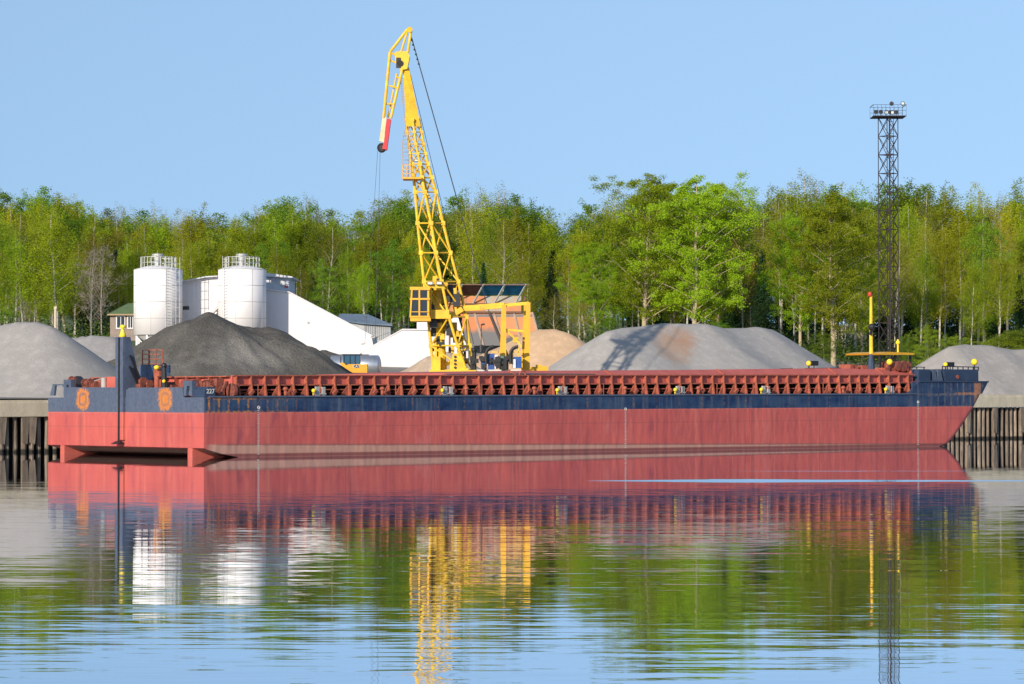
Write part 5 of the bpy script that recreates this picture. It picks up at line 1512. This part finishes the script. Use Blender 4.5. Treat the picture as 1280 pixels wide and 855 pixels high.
KW = {'birch':('birch_tree','lime birch','birch'),'olive':('birch_tree','brownish birch','birch'),'aspen':('aspen_tree','bright aspen','aspen'),
      'green':('leafy_tree','green tree','tree'),'spruce':('spruce_tree','dark spruce','spruce'),'bare':('bare_tree','leafless grey tree','tree')}
ORD = ['','second ','third ','fourth ','fifth ','sixth ','seventh ','eighth ','ninth ','tenth ']
spec = []   # (px, D, ytop, kind, rowname, var, sx)
rt = random.Random(17)
def fill(row, D, dD, px0, px1, step, top, mixk, sx=1.0):
    px = px0
    while px < px1:
        k_ = rt.choices(list(mixk), list(mixk.values()))[0]
        y_ = top(px)
        if k_ == 'spruce': y_ += 32
        spec.append((px, D+rt.uniform(-dD,dD), y_, k_, row, None, sx*rt.uniform(.9,1.25)))
        px += step*rt.uniform(.6,1.4)
fill('back row', 480, 10, -35, 1320, 17, lambda p: skyline(p)+rt.uniform(-6,16), {'birch':3,'olive':5,'green':3,'spruce':.6}, 1.15)
fill('fourth row', 452, 8, -35, 1320, 19, lambda p: skyline(p)+rt.uniform(4,26), {'birch':4,'olive':3,'green':2.2,'spruce':1.6}, 1.1)
fill('third row', 424, 8, -35, 1320, 21, lambda p: skyline(p)+rt.uniform(12,42), {'birch':5,'olive':2.5,'green':1.6,'spruce':1.8}, 1.05)
fill('second row', 400, 7, -35, 1320, 23, lambda p: skyline(p)+rt.uniform(24,66), {'birch':5,'olive':2.5,'green':1.3,'spruce':1.3}, 1.05)
FR = lambda p: skyline(p)+rt.uniform(38,100)
for (a_, b_) in ((-30,100),(150,735),(1125,1320)):
    fill('front row', 376, 6, a_, b_, 25, FR, {'birch':5,'olive':2.4,'green':.6,'spruce':.8})
# trees that stand out in the photograph
SPECIAL = [
 (72, 366, 262, 'birch', 1, 1.5, 'birch_tree', 'broad birch with several white stems behind the concrete pole'),
 (128, 356, 300, 'bare', 0, 1.0, 'bare_tree', 'tall leafless grey tree beside the green-roofed house'),
 (113, 360, 318, 'bare', 1, .9, 'bare_tree', 'bushy leafless grey tree left of the tall leafless one by the house'),
 (28, 362, 372, 'bare', 2, 1.0, 'bare_tree', 'low leafless brown tree above the light grey gravel heap'),
 (745, 352, 300, 'aspen', 0, .95, 'aspen_tree', 'smallest yellow-green aspen at the sand-heap end of the stained heap'),
 (805, 350, 213, 'aspen', 1, 1.0, 'aspen_tree', 'huge bright green aspen with a forked tan trunk behind the stained heap'),
 (866, 345, 214, 'aspen', 2, 1.0, 'aspen_tree', 'huge bright green aspen with one straight pale trunk behind the stained heap'),
 (897, 356, 226, 'aspen', 3, .8, 'aspen_tree', 'tall aspen crown against the sky on the tower side of the straight-trunked aspen'),
 (842, 362, 258, 'aspen', 0, .8, 'aspen_tree', 'aspen squeezed between the forked and the straight-trunked giants'),
 (940, 362, 345, 'olive', 1, 1.3, 'birch_tree', 'small brownish tree with white forked stem behind the stained heap end'),
 (1042, 346, 236, 'aspen', 3, 1.0, 'aspen_tree', 'broad yellow-green aspen with thick tan trunk left of the light tower'),
 (1000, 356, 262, 'aspen', 1, .75, 'aspen_tree', 'lighter aspen with leaning white limbs above the bow end of the stained heap'),
 (1078, 360, 280, 'aspen', 0, .7, 'aspen_tree', 'aspen crown partly behind the light tower'),
 (1160, 330, 405, 'green', 1, 1.5, 'young_tree', 'young bright green tree just above the warm grey heap'),
 (1137, 333, 418, 'green', 2, 1.6, 'young_tree', 'young green tree between the yellow canopy and the warm grey heap'),
 (1195, 335, 418, 'green', 3, 1.6, 'young_tree', 'young green tree over the crest of the warm grey heap'),
 (760, 342, 396, 'green', 0, 1.7, 'leafy_bush', 'bright bush at the shaded end of the stained grey heap'),
 (900, 342, 400, 'green', 2, 1.8, 'leafy_bush', 'bright bush peeking over the long ridge of the stained grey heap'),
 (1030, 338, 412, 'green', 1, 1.8, 'leafy_bush', 'green bush at the foot of the thick-trunked aspen'),
 (720, 345, 372, 'olive', 2, 1.8, 'leafy_bush', 'big brownish bush above the crest of the orange sand heap'),
 (695, 350, 365, 'olive', 0, 1.6, 'leafy_bush', 'brownish bush right beside the orange bins'),
 (1252, 300, 414, 'green', 0, 2.6, 'leafy_bush', 'rounded grey-green bush on top of the warm grey heap past the bow'),
 (1274, 300, 409, 'green', 3, 2.6, 'leafy_bush', 'rounded grey-green bush at the photo edge past the bow'),
]
rt2 = random.Random(5)
for (px, D, y_, k_, v_, sx_, nm, lab) in SPECIAL:
    plant(nm, k_, px, D, y_, lab, None, v_, sx_, 'bush' if 'bush' in nm else 'tree', rt2)
from collections import defaultdict
bucket = defaultdict(list)
for sp in spec:
    for (a_, b_, t_) in LMK:
        if a_ <= sp[0] < b_: bucket[(t_, sp[4], sp[3])].append(sp); break
for (t_, row, k_), lst in bucket.items():
    lst.sort(key=lambda q: q[0])
    nm, desc, cat = KW[k_]
    for i, sp in enumerate(lst):
        if len(lst) == 1: lab = f'{desc}, {row}, {t_}'
        else: lab = f'{ORD[i] or "first "}{desc} from left, {row}, {t_}'
        plant(nm, k_, sp[0], sp[1], sp[2], lab, {'birch':'birches of the forest','spruce':'spruces of the forest'}.get(cat, 'leafy trees of the forest'), None, sp[6], 'tree', rt2)
# low growth along the forest edge
m = bpy.data.materials.new('undergrowth leaves'); 
LM['under'] = leaf_mat('undergrowth leaves', (.05,.10,.015), (.13,.15,.03))
rs = np.random.default_rng(77); N = 90000
pxs = rs.uniform(-60, 1340, N); Ds_ = rs.uniform(345, 470, N)
xs = (pxs-640)/F*Ds_
gg = np.array([ground(float(a_), float(b_)) for a_, b_ in zip(xs, Ds_)])
hh = 2.2*np.clip(np.sin(xs*.35+1.3)*np.sin(Ds_*.21+xs*.11)+.7, .15, 2)
pts = np.stack([xs, Ds_, gg + hh*rs.uniform(0,1,N)**1.2], 1)
me = leaves_mesh('undergrowth', pts, .22, LM['under'], 0, rs)
o = bpy.data.objects.new('undergrowth', me); COL.objects.link(o)
tag(o, 'low tangled shrubs and grass along the forest edge', 'undergrowth', None, 'stuff')
